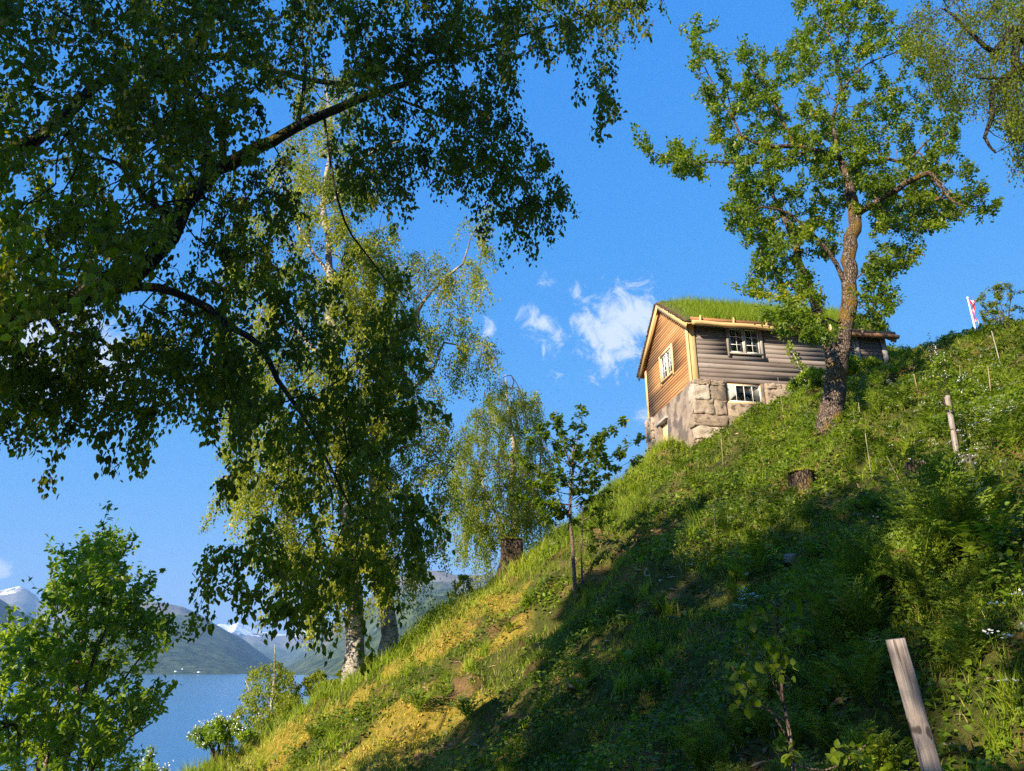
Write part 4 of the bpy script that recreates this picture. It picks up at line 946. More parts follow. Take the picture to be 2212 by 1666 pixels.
def topped(name, label, cat, tx, ty, Y, W_, n_t, nl, ls, lm, seed, group=None, **kw):
    tp = px(tx, ty, Y); H = min(tp[2] - g1(tp[0], Y), kw.pop('hmax', 9)); return shrub(name, label, cat, float(tp[0]), Y, H, W_, n_t, nl, ls, lm, seed, group, **kw)
GS = 'shrubs along the slope edge'; GW = 'white flowering shrubs by the water'
r_ = rg_(62); yb_ = 22.5; bs = px(575, 1640, yb_); bs = np.array([bs[0], yb_, g1(bs[0], yb_) - .1])
make_tree('birch_sapling', 'young airy birch by the water, left of the white trunks', 'tree', bs, [[np.append(bs, .09)] + L4([(578, 1620, yb_, .06), (585, 1540, yb_, .045), (592, 1460, yb_, .03), (594, 1392, yb_, .01)]), L4([(580, 1600, yb_, .04), (610, 1530, yb_ - .3, .025), (638, 1480, yb_ - .5, .01)]),
          L4([(580, 1590, yb_, .035), (550, 1520, yb_ + .3, .02), (530, 1470, yb_ + .4, .01)])],
          sample_targets([([(590, 1385), (615, 1440), (650, 1480), (655, 1560), (620, 1650), (530, 1640), (512, 1560), (520, 1480), (560, 1430)], 240, 21.3, 23.8, 60)], r_, .3), r_, SMALL, M['birch_leaf_mid'], M['birch_bark'], 12500, .07, seg=.25, string=(.6, .2, .6), rt=.002, leafdir='droop', leaf_off=.06)
topped('shrub', 'round green shrub between the young birch and the white trunks', 'shrub', 690, 1425, 23.5, 1.3, 120, 9500, .07, 'birch_leaf_mid', 70, GS, zlow=.4)
topped('shrub', 'low green shrub at the foot of the left white trunk', 'shrub', 735, 1440, 21.8, .8, 80, 5000, .07, 'birch_leaf_mid', 71, GS, zlow=.3)
topped('shrub', 'leafy shrub growing close behind the white birch trunks', 'shrub', 800, 1400, 23.5, 1.0, 90, 6000, .075, 'birch_leaf_mid', 72, GS, zlow=.4)
topped('shrub', 'bushy shrub below the young birch at the water edge', 'shrub', 640, 1490, 21, 1.2, 110, 8000, .07, 'birch_leaf_mid', 73, GS, zlow=.35)
topped('flowering_shrub', 'shrub with white blossom clusters at the lower end of the slope by the water', 'shrub', 482, 1535, 18, .85, 110, 6500, .06, 'bush_leaf', 81, GW, flowers=60, zlow=.35)
topped('flowering_shrub', 'white blossoming shrub just showing at the bottom edge over the water', 'shrub', 330, 1600, 14, .9, 90, 4200, .06, 'bush_leaf', 82, GW, flowers=60, zlow=.3)
topped('shrub', 'pale young shrub beside the stumps on the crest', 'shrub', 1003, 1215, 26, .9, 60, 2600, .07, 'birch_leaf_mid', 83, GS, zlow=.4)
pC = onslope(2190, 720, 15)
shrub('shrub', 'feathery pale shrub on the skyline right of the flagpole', 'shrub', float(pC[0]) + .3, float(pC[1]) + .6, 1.7, .9, 60, 2600, .06, 'birch_leaf_mid', 84, 'shrubs along the slope edge', r0=.015)
# bush against the far end of the house
for i, (px_, py_, H, W_) in enumerate([(1845, 800, .9, .4), (1885, 790, .7, .45), (1725, 840, .7, .4), (1760, 830, .9, .5)]):
    p_ = onslope(px_, py_ + 10, 17)
    shrub('shrub', ['bright leafy shrub right of the cherry trunk below the wall', 'dark leafy shrub covering the far end of the house wall', 'small leafy shrub against the stone wall left of the trunk', 'small leafy shrub close behind the cherry trunk'][i], 'shrub', p_[0], p_[1], H, W_, 50, 1800, .085, 'bush_leaf', 90 + i, 'shrubs by the house wall', leaf=WIDE, r0=.012)
# climbing plant in front of the grey boards
p_ = H2W(4.35, -.45, 10.3); r_ = rg_(95); b0 = np.array([p_[0], p_[1], g1(p_[0], p_[1])])
tgt = b0 + np.stack([r_.normal(0, .13, 36) - np.linspace(0, .5, 36), r_.normal(0, .12, 36), np.linspace(.7, 2.0, 36)], -1)
make_tree('climbing_plant', 'thin climbing plant with few leaves in front of the grey boards', 'plant', b0, [[np.append(b0, .05), np.append(b0 + [-.05, 0, .5], .04), np.append(b0 + [-.2, 0, 1.1], .025), np.append(b0 + [-.45, 0, 2.0], .006)]], tgt, r_, WIDE, M['bush_leaf'], M['gray_frame'], 330, .09, seg=.12, rt=.003, leafdir='mixed', leaf_off=.04)

# cherry saplings on the slope
def sapling(label, bp, Yp, pts, whorls, seed, nleaf, ls, group):
    r = rg_(seed); L = [[np.append(bp + [0, 0, -.05], pts[0][3] * 1.1)] + L4(pts)]; T_ = []
    for (x0, y0, x1, y1, dy) in whorls:
        A = px(x0, y0, Yp); B_ = px(x1, y1, Yp + dy); mid = (A + B_) / 2 + [0, 0, -.04]
        L.append([np.append(A, .012), np.append(mid, .008), np.append(B_, .004)])
        for s in np.linspace(.3, 1.02, 9): T_.append(A + (B_ - A) * s + r.normal(0, 1, 3) * [.1, .16, .06])
    return make_tree('cherry_sapling', label, 'young tree', bp, L, np.array(T_), r, WIDE, M['cherry_leaf'], M['sapling_bark'], nleaf, ls, seg=.12, rt=.0022, k_limb=9, leafdir='flat', limb_jit=.008, leaf_off=.035, group=group)
S1 = onslope(1243, 1283, 10); ys = float(S1[1])
wh = [(1238, 990, 1262, 880, .0), (1236, 1000, 1190, 900, .3), (1236, 1010, 1140, 935, .4), (1236, 1015, 1350, 910, -.3), (1238, 1030, 1385, 948, -.2), (1236, 1050, 1120, 985, .0), (1238, 1055, 1370, 992, .2),
      (1236, 1070, 1150, 1040, -.5), (1236, 1080, 1325, 1020, .6), (1234, 1090, 1120, 1075, .2), (1236, 1095, 1310, 1060, -.5), (1235, 1030, 1210, 905, -.9), (1235, 1040, 1250, 960, 1.0), (1236, 1060, 1200, 1010, -1.1),
      (1236, 1045, 1300, 960, .9), (1236, 1075, 1250, 1030, -1.1), (1235, 1005, 1300, 935, -.7), (1232, 1110, 1180, 1110, .5), (1236, 1060, 1345, 975, -.7), (1236, 1090, 1165, 1085, -.7), (1238, 1000, 1170, 915, -.3)]
sapling('slim cherry sapling with layered leafy branches standing mid slope', S1, ys, [(1243, 1283, ys, .05), (1238, 1200, ys, .043), (1232, 1120, ys, .037), (1232, 1060, ys, .032), (1237, 1020, ys, .026), (1236, 985, ys, .018), (1245, 930, ys, .008)], wh, 101, 4200, .12, 'cherry saplings on the slope')
S2 = onslope(1258, 1262, 10.5); y2 = float(S2[1])
sapling('short thin sapling close beside the taller one, mid slope', S2, y2, [(1258, 1262, y2, .025), (1256, 1190, y2, .02), (1258, 1130, y2, .014), (1256, 1085, y2, .006)],
        [(1256, 1150, 1300, 1120, .2), (1256, 1140, 1225, 1105, 0), (1257, 1165, 1295, 1160, -.4), (1257, 1125, 1330, 1080, 0), (1257, 1175, 1290, 1180, .4), (1257, 1110, 1280, 1080, .4)], 102, 560, .1, 'cherry saplings on the slope')
# fruit sapling in the foreground
fy = 4.3; fb = np.array([px(1720, 1800, fy)[0], fy, 0]); fb[2] = g1(fb[0], fb[1]) - .05; r_ = rg_(111)
limbs = [[np.append(fb, .016)] + L4([(1715, 1666, fy, .012), (1705, 1580, fy, .011), (1690, 1500, fy, .009), (1683, 1400, fy, .0075), (1680, 1320, fy, .006), (1700, 1280, fy, .003)]),
         L4([(1705, 1600, fy, .006), (1660, 1530, fy - .1, .005), (1610, 1480, fy - .2, .0035), (1580, 1440, fy - .2, .002)]), L4([(1692, 1520, fy, .005), (1650, 1430, fy + .1, .004), (1620, 1370, fy + .2, .002)]),
         L4([(1710, 1650, fy, .006), (1780, 1665, fy, .005), (1830, 1640, fy, .004), (1870, 1610, fy, .002)]), L4([(1700, 1560, fy, .005), (1650, 1530, fy + .2, .004), (1600, 1530, fy + .3, .002)]), L4([(1682, 1400, fy, .004), (1650, 1340, fy, .003), (1640, 1330, fy, .002)])]
tg = sample_targets([([(1600, 1330), (1700, 1265), (1760, 1290), (1730, 1400), (1700, 1500), (1620, 1420)], 60, fy - .25, fy + .3, 20), ([(1560, 1420), (1620, 1430), (1660, 1540), (1580, 1560)], 24, fy - .3, fy + .3, 9),
                     ([(1640, 1590), (1740, 1600), (1740, 1660), (1640, 1640)], 16, fy - .2, fy + .2, 6), ([(1800, 1600), (1890, 1590), (1890, 1650), (1780, 1660)], 16, fy - .2, fy + .2, 6)], r_, .05)
make_tree('fruit_sapling', 'young fruit sapling with upright rounded leaves in the foreground left of the post', 'young tree', fb, limbs, tg, r_, (LEAF_W * [1.25, 1, 1], LEAF_F), M['cherry_leaf'], M['sapling_bark'], 300, .058, seg=.06, rt=.0012, k_limb=8, limb_jit=.003, leafdir='mixed', leaf_off=.012, wob=.03)
# small blossoming tree beside the middle post
p_ = onslope(2078, 990, 9); 
shrub('blossoming_sapling', 'thin sapling dusted with white blossom right of the middle post', 'young tree', p_[0], p_[1], 2.3, .55, 60, 1500, .055, 'herb', 121, None, nst=3, r0=.016, flowers=22, fsz=.028, zlow=.35)

# trees beside and behind the viewpoint, outside the picture, that shade the slope
G3 = 'shade trees beside the viewpoint'
for i, (x_, y_, zt, W_, nl, lab) in enumerate([(-8.9, -2.9, 17.2, 3.5, 14000, 'tall tree left behind the viewpoint, outside the picture'), (-4.6, -6.0, 18.0, 3.8, 13000, 'tall tree straight behind the viewpoint, outside the picture'), (3.0, -8.0, 14, 3.4, 11000, 'tall tree right behind the viewpoint, outside the picture'),
                                                  (-13.5, -9.5, 20, 3.6, 12000, 'tallest tree far left behind the viewpoint, outside the picture'), (9.5, -5.0, 13, 3.0, 9000, 'tall tree to the right of the viewpoint, outside the picture'),
                                                  (-12.6, -1.0, 17.2, 3.7, 12000, 'tall high crowned tree left of the viewpoint, outside the picture')]):
    shrub('shade_tree', lab, 'tree', x_, y_, zt - g1(x_, y_), W_, 420, nl, .26, 'birch_leaf_mid', 130 + i, G3, nst=6, r0=.2, zlow=.7 if i == 5 else .22, barkm='birch_bark')

# ------------------------------------------------------------------ stumps, boulders, posts, stakes, flagpole
def stump(label, p, r0, h, seed, group='stumps on the slope', mossy=True):
    r = rg_(seed); e_ = empty('tree_stump', p, label, 'stump', group); k = 22; n = 9; a = np.arange(k) * 2 * math.pi / k
    lob = 1 + .14 * np.sin(a * 3 + r.uniform(0, 6)) + .08 * np.sin(a * 5 + r.uniform(0, 6)) + r.normal(0, .04, k)
    V = []
    for i in range(n):
        s = i / (n - 1); rr = r0 * (1.35 - .45 * min(1, s * 1.6)) * lob * (1 + r.normal(0, .03, k))
        V.append(np.stack([np.cos(a) * rr, np.sin(a) * rr, -.3 + s * (h + .3) + (s > .9) * r.normal(0, .05, k) * h], -1))
    for q in (.7, .35): V.append(np.stack([np.cos(a) * r0 * q, np.sin(a) * r0 * q, np.full(k, h) + r.normal(0, .03, k) + .05], -1))
    V = np.vstack(V); i = np.arange(n + 1)[:, None] * k; j = np.arange(k)[None]; j2 = (j + 1) % k
    b = MB(); b.add(V, [np.stack([i + j, i + j2, i + k + j2, i + k + j], -1).reshape(-1, 4), np.array([list(range((n + 1) * k, (n + 2) * k))])]); b.build('wood', M['stump_wood'], e_, smooth=True)
    if mossy:
        f = MB(); m_ = 900; aa = r.uniform(0, 6.28, m_); q = np.sqrt(r.random(m_)); P = np.stack([np.cos(aa) * q * r0 * 1.02, np.sin(aa) * q * r0 * 1.02, h + .03 + .08 * (1 - q)], -1)
        place(f, RHOMB, RHOMB_F, P, r.normal(0, .5, (m_, 3)) + [0, 0, 1], r.normal(0, 1, (m_, 3)), np.full(m_, .05), r.random(m_) * .25); f.build('moss', M['moss_tuft'], e_)
    return e_
pS = onslope(1098, 1235, 14); stump('broad dark stump with steep broken side on the crest', pS + [.1, 0, 0], .36, .9, 1)
pS = onslope(1036, 1262, 14); stump('smaller brown stump lowest on the crest', pS, .3, .75, 2)
pS = onslope(1738, 1065, 8); stump('moss capped stump below the cherry tree', pS, .3, .42, 3)
pS = onslope(1990, 1040, 8); stump('low brown stump left of the middle post', pS, .24, .28, 4, mossy=False)
def boulder(name, label, p, s, seed, mt='boulder', group='stones on the slope'):
    r = rg_(seed); b = MB(); block(b, (0, 0, 0), s, r, min(s) * .16); o = b.build(name, M[mt], None, None, True); o.location = Vector(p); o.rotation_euler = (r.uniform(-.2, .2), r.uniform(-.2, .2), r.uniform(0, 3)); return tag(o, label, 'stone', group)
p_ = onslope(1712, 1216, 6); boulder('stone', 'pale stone in the shaded herbs left of the fern thicket', p_ + [0, 0, .05], (.3, .2, .16), 1)
p_ = onslope(1545, 1190, 6); boulder('stone', 'small grey stone at the foot of the thin stake in the shade', p_ + [0, 0, .03], (.16, .12, .12), 2)
p_ = onslope(1312, 1052, 14); boulder('stone', 'brown earthy rock ledge on the crest right of the cherry sapling', p_, (1.2, .7, .6), 3, 'stump_wood')
p_ = onslope(1250, 1480, 5); boulder('stone', 'small flat rock in the bare patch at the shadow edge', p_ - [0, 0, .03], (.34, .22, .1), 5)
p_ = onslope(2085, 1000, 8); boulder('stone', 'grey stone at the foot of the middle post', p_ + [.1, 0, .03], (.26, .2, .18), 6)

def rod(name, label, cat, A, B_, r0, r1, mt, k=8, group=None, square=False, bump=.02):
    A = np.array(A, float); B_ = np.array(B_, float); n = 14; P = A + (B_ - A) * np.linspace(0, 1, n)[:, None]
    b = MB(); rr = np.linspace(r0, r1, n); P[1:-1] += RNG.normal(0, r0 * .04, (n - 2, 3)); b.tube(P - A, rr, k, .5, bump)
    o = b.build(name, mt, None, None, not square); o.location = Vector(A); return tag(o, label, cat, group)
# near post: a squared weathered stake, leaning
A = px(2052, 1740, 3.95); A[2] = min(A[2], g1(A[0], A[1]) - .1); Bp = px(1934, 1380, 3.9)
def squarepost(name, label, A, Bp, w_, d_, group):
    A = np.array(A, float); Bp = np.array(Bp, float); ax = unit(Bp - A); sx = unit(np.cross([0, 1, 0], ax)); sx = sx * math.cos(.3) + np.cross(ax, sx) * math.sin(.3); sy = np.cross(ax, sx)
    n = 26; k = 16; prof = []
    for q in range(k):
        a_ = 2 * math.pi * (q + .5) / k; cx, cy = math.cos(a_), math.sin(a_); f = (abs(cx) ** 6 + abs(cy) ** 6) ** (-1 / 6); prof.append((cx * f * w_ / 2, cy * f * d_ / 2))
    V = []; L_ = np.linalg.norm(Bp - A)
    for i in range(n):
        c = ax * L_ * i / (n - 1); V += [c + sx * u * (1 + .02 * math.sin(i * .9 + q)) + sy * v for q, (u, v) in enumerate(prof)]
    i = np.arange(n - 1)[:, None] * k; j = np.arange(k)[None]; j2 = (j + 1) % k
    b = MB(); Rm = np.array([sx, sy, ax]); V = np.array(V) @ Rm.T
    b.add(V, [np.stack([i + j, i + j2, i + k + j2, i + k + j], -1).reshape(-1, 4), np.array([list(range((n - 1) * k, n * k))])])
    o = b.build(name, M['post_wood'], None); o.matrix_world = Matrix([[*Rm.T[0], A[0]], [*Rm.T[1], A[1]], [*Rm.T[2], A[2]], [0, 0, 0, 1]])
    return tag(o, label, 'post', group)
squarepost('wooden_post', 'weathered grey wooden post leaning in the near right foreground', A, Bp, .088, .062, 'fence posts on the slope')
pm = onslope(2070, 1000, 8); ym = float(pm[1])
squarepost('wooden_post', 'weathered post leaning half way up the slope on the right', pm - [0, 0, .15], px(2046, 855, ym - .1), .085, .07, 'fence posts on the slope')
G4 = 'thin wooden stakes on the slope'
for (x0, y0, x1, y1, lab, r0) in [(1983, 848, 1974, 808, 'short stake in ferns right of the cherry trunk', .017), (2141, 862, 2134, 792, 'light stake on the upper right slope below the flagpole', .018), (2162, 790, 2142, 715, 'grey stake near the skyline right of the flagpole', .018),
                                  (1883, 1036, 1869, 936, 'long thin stake leaning left below the cherry trunk', .013), (1859, 905, 1852, 855, 'short pale stake just right of the cherry trunk', .012), (1694, 905, 1680, 815, 'thin pale stick in front of the stone wall', .01),
                                  (1547, 1165, 1540, 1090, 'thin pale stake in the shaded middle of the slope', .01), (1562, 1010, 1557, 935, 'thin stake below the house corner', .01), (1740, 1205, 1726, 1125, 'very thin stick below the moss capped stump', .008),
                                  (1950, 1046, 1915, 985, 'bent thin stick left of the low brown stump', .008), (1405, 1640, 1400, 1570, 'pale cane in the ferns at the bottom edge', .006), (1460, 1105, 1440, 1060, 'leaning thin cane in the shaded herbs left of centre', .007), (2074, 830, 2073, 790, 'short cane on the skyline slope left of the upper light stake', .012),
                                  (1060, 1235, 1068, 1180, 'thin rod beside the broad stump on the crest', .012), (743, 1470, 765, 1400, 'dark thin rod in the shrubs by the left white trunk', .012)]:
    p_ = onslope(x0, y0, 5); yy = float(p_[1])
    rod('stake', lab, 'stake', p_ - [0, 0, .1], px(x1, y1, yy), r0 * .7, r0 * .55, M['stake_wood'] if 'grey' not in lab and 'dark' not in lab else M['gray_frame'], 7, G4)
# flagpole with a striped pennant
pf = onslope(2113, 725, 15); yf = 60.0; top = px(2090.5, 646, yf); a_ = np.array([top[0], yf, g1(top[0], yf) - .1])
fp = empty('flagpole', a_, 'white flagpole with red, white and blue pennant on the skyline', 'flagpole')
b = MB(); b.tube([(0, 0, 0), (0, 0, (top[2] - a_[2]) * .5), (top[0] - a_[0], 0, top[2] - a_[2])], [.09, .08, .055], 14, .5); b.build('pole', M['white_paint'], fp, smooth=True)
b = MB(); tz = top[2] - a_[2]; P = [(top[0] - a_[0], 0, tz + .1 * math.sin(v) * 0 + .02 + .2 * (1 - math.cos(v)) / 2) for v in np.linspace(0, math.pi, 8)]
b.tube(P, [.05, .09, .1, .105, .1, .09, .06, .02], 12, .5); b.build('finial', M['white_paint'], fp, smooth=True)
pen = bpy.data.objects.new('pennant', None); col.objects.link(pen); pen.parent = fp; pen.location = (top[0] - a_[0], 0, tz - .06)
def band(name, f0, f1, mt):
    n = 40; b = MB(); V = []
    for i in range(n):
        s = i / (n - 1); wv = (.4 * (1 - s) + .04)
        for f in (f0, f1):
            xo = .09 + wv * f * (.75 + .25 * math.sin(s * 9)); V.append((xo, -.12 + .1 * math.sin(s * 14 + f * 5) - .03 * f, -s * 2.2 - .2 * f))
    b.add(V, np.array([[2 * i, 2 * i + 1, 2 * i + 3, 2 * i + 2] for i in range(n - 1)])); return b.build(name, mt, pen, smooth=True)
band('red_stripe', 0, .34, M['flag_red']); band('white_stripe', .34, .44, M['white_paint']); band('blue_stripe', .44, .58, M['flag_blue']); band('white_stripe', .58, .68, M['white_paint']); band('red_stripe', .68, 1, M['flag_red'])
pq = px(2112, 690, yf); rod('thin_pole', 'thin grey pole just right of the flagpole', 'pole', (pq[0], yf, g1(pq[0], yf)), pq, .035, .03, M['gray_frame'], 7)

# ------------------------------------------------------------------ ground vegetation
def in_house(x, y, mg=.1):
    lx = (x - HC[0]) * HX[0] + (y - HC[1]) * HX[1]; ly = (x - HC[0]) * HY[0] + (y - HC[1]) * HY[1]
    return (lx > -.3 - mg) & (lx < HL + mg) & (ly > -.25 - mg) & (ly < HW + mg)
def fan(n, r, y0=2.6, y1=33, lo=-.95, hi=1.15, powr=1.0, dmax=2.4):
    Yv = y0 + (y1 - y0) * r.random(n) ** powr; q = r.uniform(lo, hi, n); x = q * Yv
    d = -.634 * x + .773 * Yv - 18.3
    ok = (d < dmax) & ~in_house(x, Yv) & (ground(x, Yv) > -9); return x[ok], Yv[ok]
def gnorm(x, y):
    e = .15; return unit(np.stack([-(ground0(x + e, y) - ground0(x - e, y)) / (2 * e), -(ground0(x, y + e) - ground0(x, y - e)) / (2 * e), np.ones_like(x)], -1))
def blades(b, P, H, W_, lean, r, rnd, seg=3):
    n = len(P); a = r.uniform(0, 6.283, n); L = np.stack([np.cos(a), np.sin(a), 0 * a], -1); side = np.stack([-np.sin(a), np.cos(a), 0 * a], -1)
    tw = r.uniform(0, 3.14, n); side = side * np.cos(tw)[:, None] + L * np.sin(tw)[:, None]
    V = []
    for i in range(seg):
        s = i / seg; c = P + np.array([0, 0, 1.0]) * (H * (s - .25 * lean * s * s))[:, None] + L * (H * lean * s * s)[:, None]; w_ = (W_ * (1 - s * .75) / 2)[:, None]
        V += [c - side * w_, c + side * w_]
    V.append(P + np.array([0, 0, 1.0]) * (H * (1 - .25 * lean))[:, None] + L * (H * lean)[:, None])
    k = 2 * seg + 1; VV = np.stack(V, 1).reshape(-1, 3); off = np.arange(n)[:, None] * k
    F4 = [np.array([2 * i, 2 * i + 1, 2 * i + 3, 2 * i + 2]) + off for i in range(seg - 1)]; F3 = np.array([2 * seg - 2, 2 * seg - 1, 2 * seg]) + off
    b.add(VV, [np.vstack(F4), F3], np.repeat(rnd, k))
def crestness(x, y):
    d = -.634 * x + .773 * y - 18.3; return np.exp(-((d + .8) / 1.5) ** 2)
r_ = rg_(201); b = MB()
x, y = fan(480000, r_, powr=.8)
gd = fbm(x * .9, y * .9, 61, 4); cr = crestness(x, y); mo = mossw(x, y)
keep = r_.random(len(x)) < np.clip(.6 + 1.5 * gd + .9 * cr - .52 * mo * (1 - cr) - .75 * bare(x, y), .05, 1) * np.clip(.35 + y / 22, 0, 1)
x, y, gd, cr, mo = x[keep], y[keep], gd[keep], cr[keep], mo[keep]
P = np.stack([x, y, ground(x, y) - .02], -1)
H = (.1 + .12 * r_.random(len(x)) + .13 * np.clip(gd, 0, 1) + .34 * cr * r_.random(len(x))) * np.where(mo > .3, .7, 1) * np.clip(.55 + y / 30, 0, 1.2)
dry = (r_.random(len(x)) < np.clip(.07 + .3 * mo + .2 * fbm(x * .6, y * .6, 65, 3), 0, .6))
rnd = np.where(dry, r_.uniform(.82, 1, len(x)), np.clip(r_.normal(.38, .14, len(x)) + .22 * cr + .2 * mo + .2 * fbm(x * .5, y * .5, 66, 2), 0, .84))
blades(b, P, H, .0065 + .00055 * y, r_.uniform(.15, .8, len(x)), r_, rnd)
tag(b.build('meadow_grass', M['grass']), 'grass growing over the whole slope', 'grass', kind='stuff')
# grass tussocks: denser, longer tufts
b = MB(); x, y = fan(900, r_); 
mm = (r_.random(len(x)) < .3 + .7 * crestness(x, y)) ; x, y = x[mm], y[mm]; nb = 70
cx = np.repeat(x, nb); cy = np.repeat(y, nb); rr = np.abs(r_.normal(0, .09, len(cx))); aa = r_.uniform(0, 6.28, len(cx)); xx = cx + rr * np.cos(aa); yy = cy + rr * np.sin(aa)
blades(b, np.stack([xx, yy, ground(xx, yy) - .02], -1), r_.uniform(.22, .5, len(xx)) * np.clip(.5 + cy / 26, 0, 1.1), .006 + .0006 * cy, r_.uniform(.2, .9, len(xx)), r_, np.clip(np.repeat(r_.normal(.5, .15, len(x)), nb) + r_.normal(0, .08, len(xx)), 0, .85))
tag(b.build('tall_grass', M['grass']), 'taller grass tufts along the crest and the sunny slope', 'grass', kind='stuff')
# low broad leaved herbs
b = MB(); x, y = fan(560000, r_, powr=.8); hd = fbm(x * .55 + 7, y * .55, 71, 4); mo = mossw(x, y)
keep = r_.random(len(x)) < np.clip(.55 + 1.6 * hd - .7 * mo + .25 * (x > .4 * (y - 8)) - .9 * bare(x, y), .03, 1) * np.clip(.5 + y / 18, 0, 1)
x, y, hd = x[keep], y[keep], hd[keep]; n = len(x)
P = np.stack([x, y, ground(x, y) + r_.random(n) ** 1.3 * (.1 + .3 * np.clip(hd + .3, 0, 1))], -1); nn = gnorm(x, y)
place(b, LEAF_W * [1.3, 1, 1], LEAF_F, P, r_.normal(0, 1, (n, 3)) * [1, 1, .35], nn + r_.normal(0, .35, (n, 3)), r_.uniform(.03, .085, n) * (.55 + y / 24), np.clip(r_.normal(.42, .2, n) + .8 * fbm(x * .9, y * .9, 72, 4), 0, 1))
tag(b.build('ground_herbs', M['herb']), 'low leafy herbs covering the shaded slope', 'herbs', kind='stuff')
b = MB(); x, y = fan(5200, r_, powr=.8); k_ = r_.random(len(x)) < np.clip(.3 + 1.4 * fbm(x * .5, y * .5, 95, 3) - .5 * mossw(x, y), .02, 1); x, y = x[k_], y[k_]; sk = MB()
for px0, py0 in zip(x, y):
    h = r_.uniform(.1, .42) * min(1.1, .45 + py0 / 18); q = np.array([px0, py0, g1(px0, py0)]); tp = q + [r_.normal(0, .07), r_.normal(0, .07), h]; nl = int(r_.integers(7, 15)); f = r_.random((nl, 1)) ** .7
    P = q + (tp - q) * f; aa = r_.uniform(0, 6.28, nl); D = np.stack([np.cos(aa), np.sin(aa), r_.uniform(-.2, .7, nl)], -1); cc = np.clip(r_.normal(.5, .2), 0, 1)
    place(b, LEAF_W * [1.15, 1, 1], LEAF_F, P, D, r_.normal(0, .25, (nl, 3)) + [0, 0, 1], r_.uniform(.05, .11, nl) * (1.15 - .5 * f[:, 0]) * min(1.2, .6 + py0 / 25), np.clip(cc + r_.normal(0, .1, nl), 0, 1))
    sk.tube([q, (q + tp) / 2, tp], [.004, .003, .002], 3, .5)
tag(b.build('leafy_weeds', M['herb']), 'broad leaved weeds standing among the grass', 'weeds', kind='stuff'); tag(sk.build('weed_stems', M['herb']), 'thin stems of the broad leaved weeds', 'weeds', kind='stuff')
# golden moss and dead litter
b = MB(); x, y = fan(160000, r_, 8, 26, -.7, .4); mo = mossw(x, y); k_ = r_.random(len(x)) < np.clip(mo * 1.2 - .1, 0, 1) * np.clip(.35 + 1.6 * fbm(x * 2.2, y * 2.2, 44, 3), .08, 1); x, y = x[k_], y[k_]; n = len(x)
place(b, RHOMB, RHOMB_F, np.stack([x, y, ground(x, y) + r_.random(n) * .02], -1), r_.normal(0, .6, (n, 3)) + [0, 0, .8], r_.normal(0, 1, (n, 3)), r_.uniform(.025, .055, n), np.clip(r_.normal(.5, .2, n) + .4 * fbm(x * 2, y * 2, 5, 3), 0, 1))
tag(b.build('moss_carpet', M['moss_tuft']), 'golden moss carpet on the sunny part of the slope', 'moss', kind='stuff')
b = MB(); x, y = fan(110000, r_); k_ = r_.random(len(x)) < np.clip(bare(x, y) + .04, 0, 1); x, y = x[k_], y[k_]; n = len(x)
place(b, RHOMB * [.35, 1, 1], RHOMB_F, np.stack([x, y, ground(x, y) + r_.random(n) * .05], -1), r_.normal(0, 1, (n, 3)) * [1, 1, .3], r_.normal(0, .5, (n, 3)) + [0, 0, 1], r_.uniform(.08, .22, n), r_.random(n))
tag(b.build('dry_litter', M['litter']), 'dry brown straw and litter in bare patches', 'litter', kind='stuff')
# white umbels
fl = []; b = MB(); s_ = MB()
for (x0, y0, sx, sy, n) in [(2050, 880, 110, 90, 90), (2140, 960, 70, 110, 70), (1900, 870, 60, 30, 20), (1720, 880, 50, 30, 16), (1990, 1010, 160, 60, 34), (2080, 1110, 110, 60, 26), (1620, 1360, 16, 16, 16), (1780, 930, 120, 30, 16), (2150, 800, 50, 40, 26), (1450, 1190, 200, 120, 14), (1900, 1180, 200, 100, 14), (2000, 1130, 26, 22, 16), (1500, 1300, 120, 100, 8), (2190, 1480, 20, 160, 12), (730, 1620, 30, 14, 3)]:
    for _ in range(int(n * .65)):
        q = onslope(x0 + r_.normal(0, sx * .6), y0 + r_.normal(0, sy * .6), 4.5)
        if q[1] > 34 or in_house(q[0], q[1]): continue
        h = r_.uniform(.22, .5) * min(1.1, .5 + q[1] / 20); top_ = q + [r_.normal(0, .05), r_.normal(0, .05), h]; s_.tube([q, (q + top_) / 2 + r_.normal(0, .02, 3), top_], [.004, .003, .002], 3, .4); fl.append(top_)
fl = np.array(fl); P = np.repeat(fl, 14, 0) + r_.normal(0, 1, (len(fl) * 14, 3)) * [.028, .028, .008]
place(b, RHOMB * [1.3, 1, 1], RHOMB_F, P, r_.normal(0, 1, P.shape) * [1, 1, .3], r_.normal(0, .4, P.shape) + [0, -.3, 1], np.full(len(P), .02), r_.random(len(P)))
tag(b.build('white_wildflowers', M['petal']), 'small white flower umbels scattered over the slope', 'wildflowers', kind='stuff')
tag(s_.build('flower_stalks', M['herb']), 'thin green stalks of the white wildflowers', 'wildflowers', kind='stuff')

# roof turf grass: a child of the house
b = MB(); n = 34000; side = np.where(r_.random(n) < .6, 1, -1); s = r_.random(n) ** 1.0 * (SE - .05); u = r_.uniform(-GO + .1, HL + GO - .05, n)
dens = np.clip((u + .6) / 1.5, .15, 1); k_ = r_.random(n) < dens; u, s, side = u[k_], s[k_], side[k_]
P = np.array([slopept(a_, q, w_, .14) for a_, q, w_ in zip(u, s, side)])
blades(b, P, r_.uniform(.2, .6, len(P)) * np.clip((u + .9) / 1.8, .4, 1), np.full(len(P), .02), r_.uniform(.1, .7, len(P)), r_, np.clip(r_.normal(.45, .15, len(P)), 0, .9))
b.build('roof_grass', M['grass'], house)

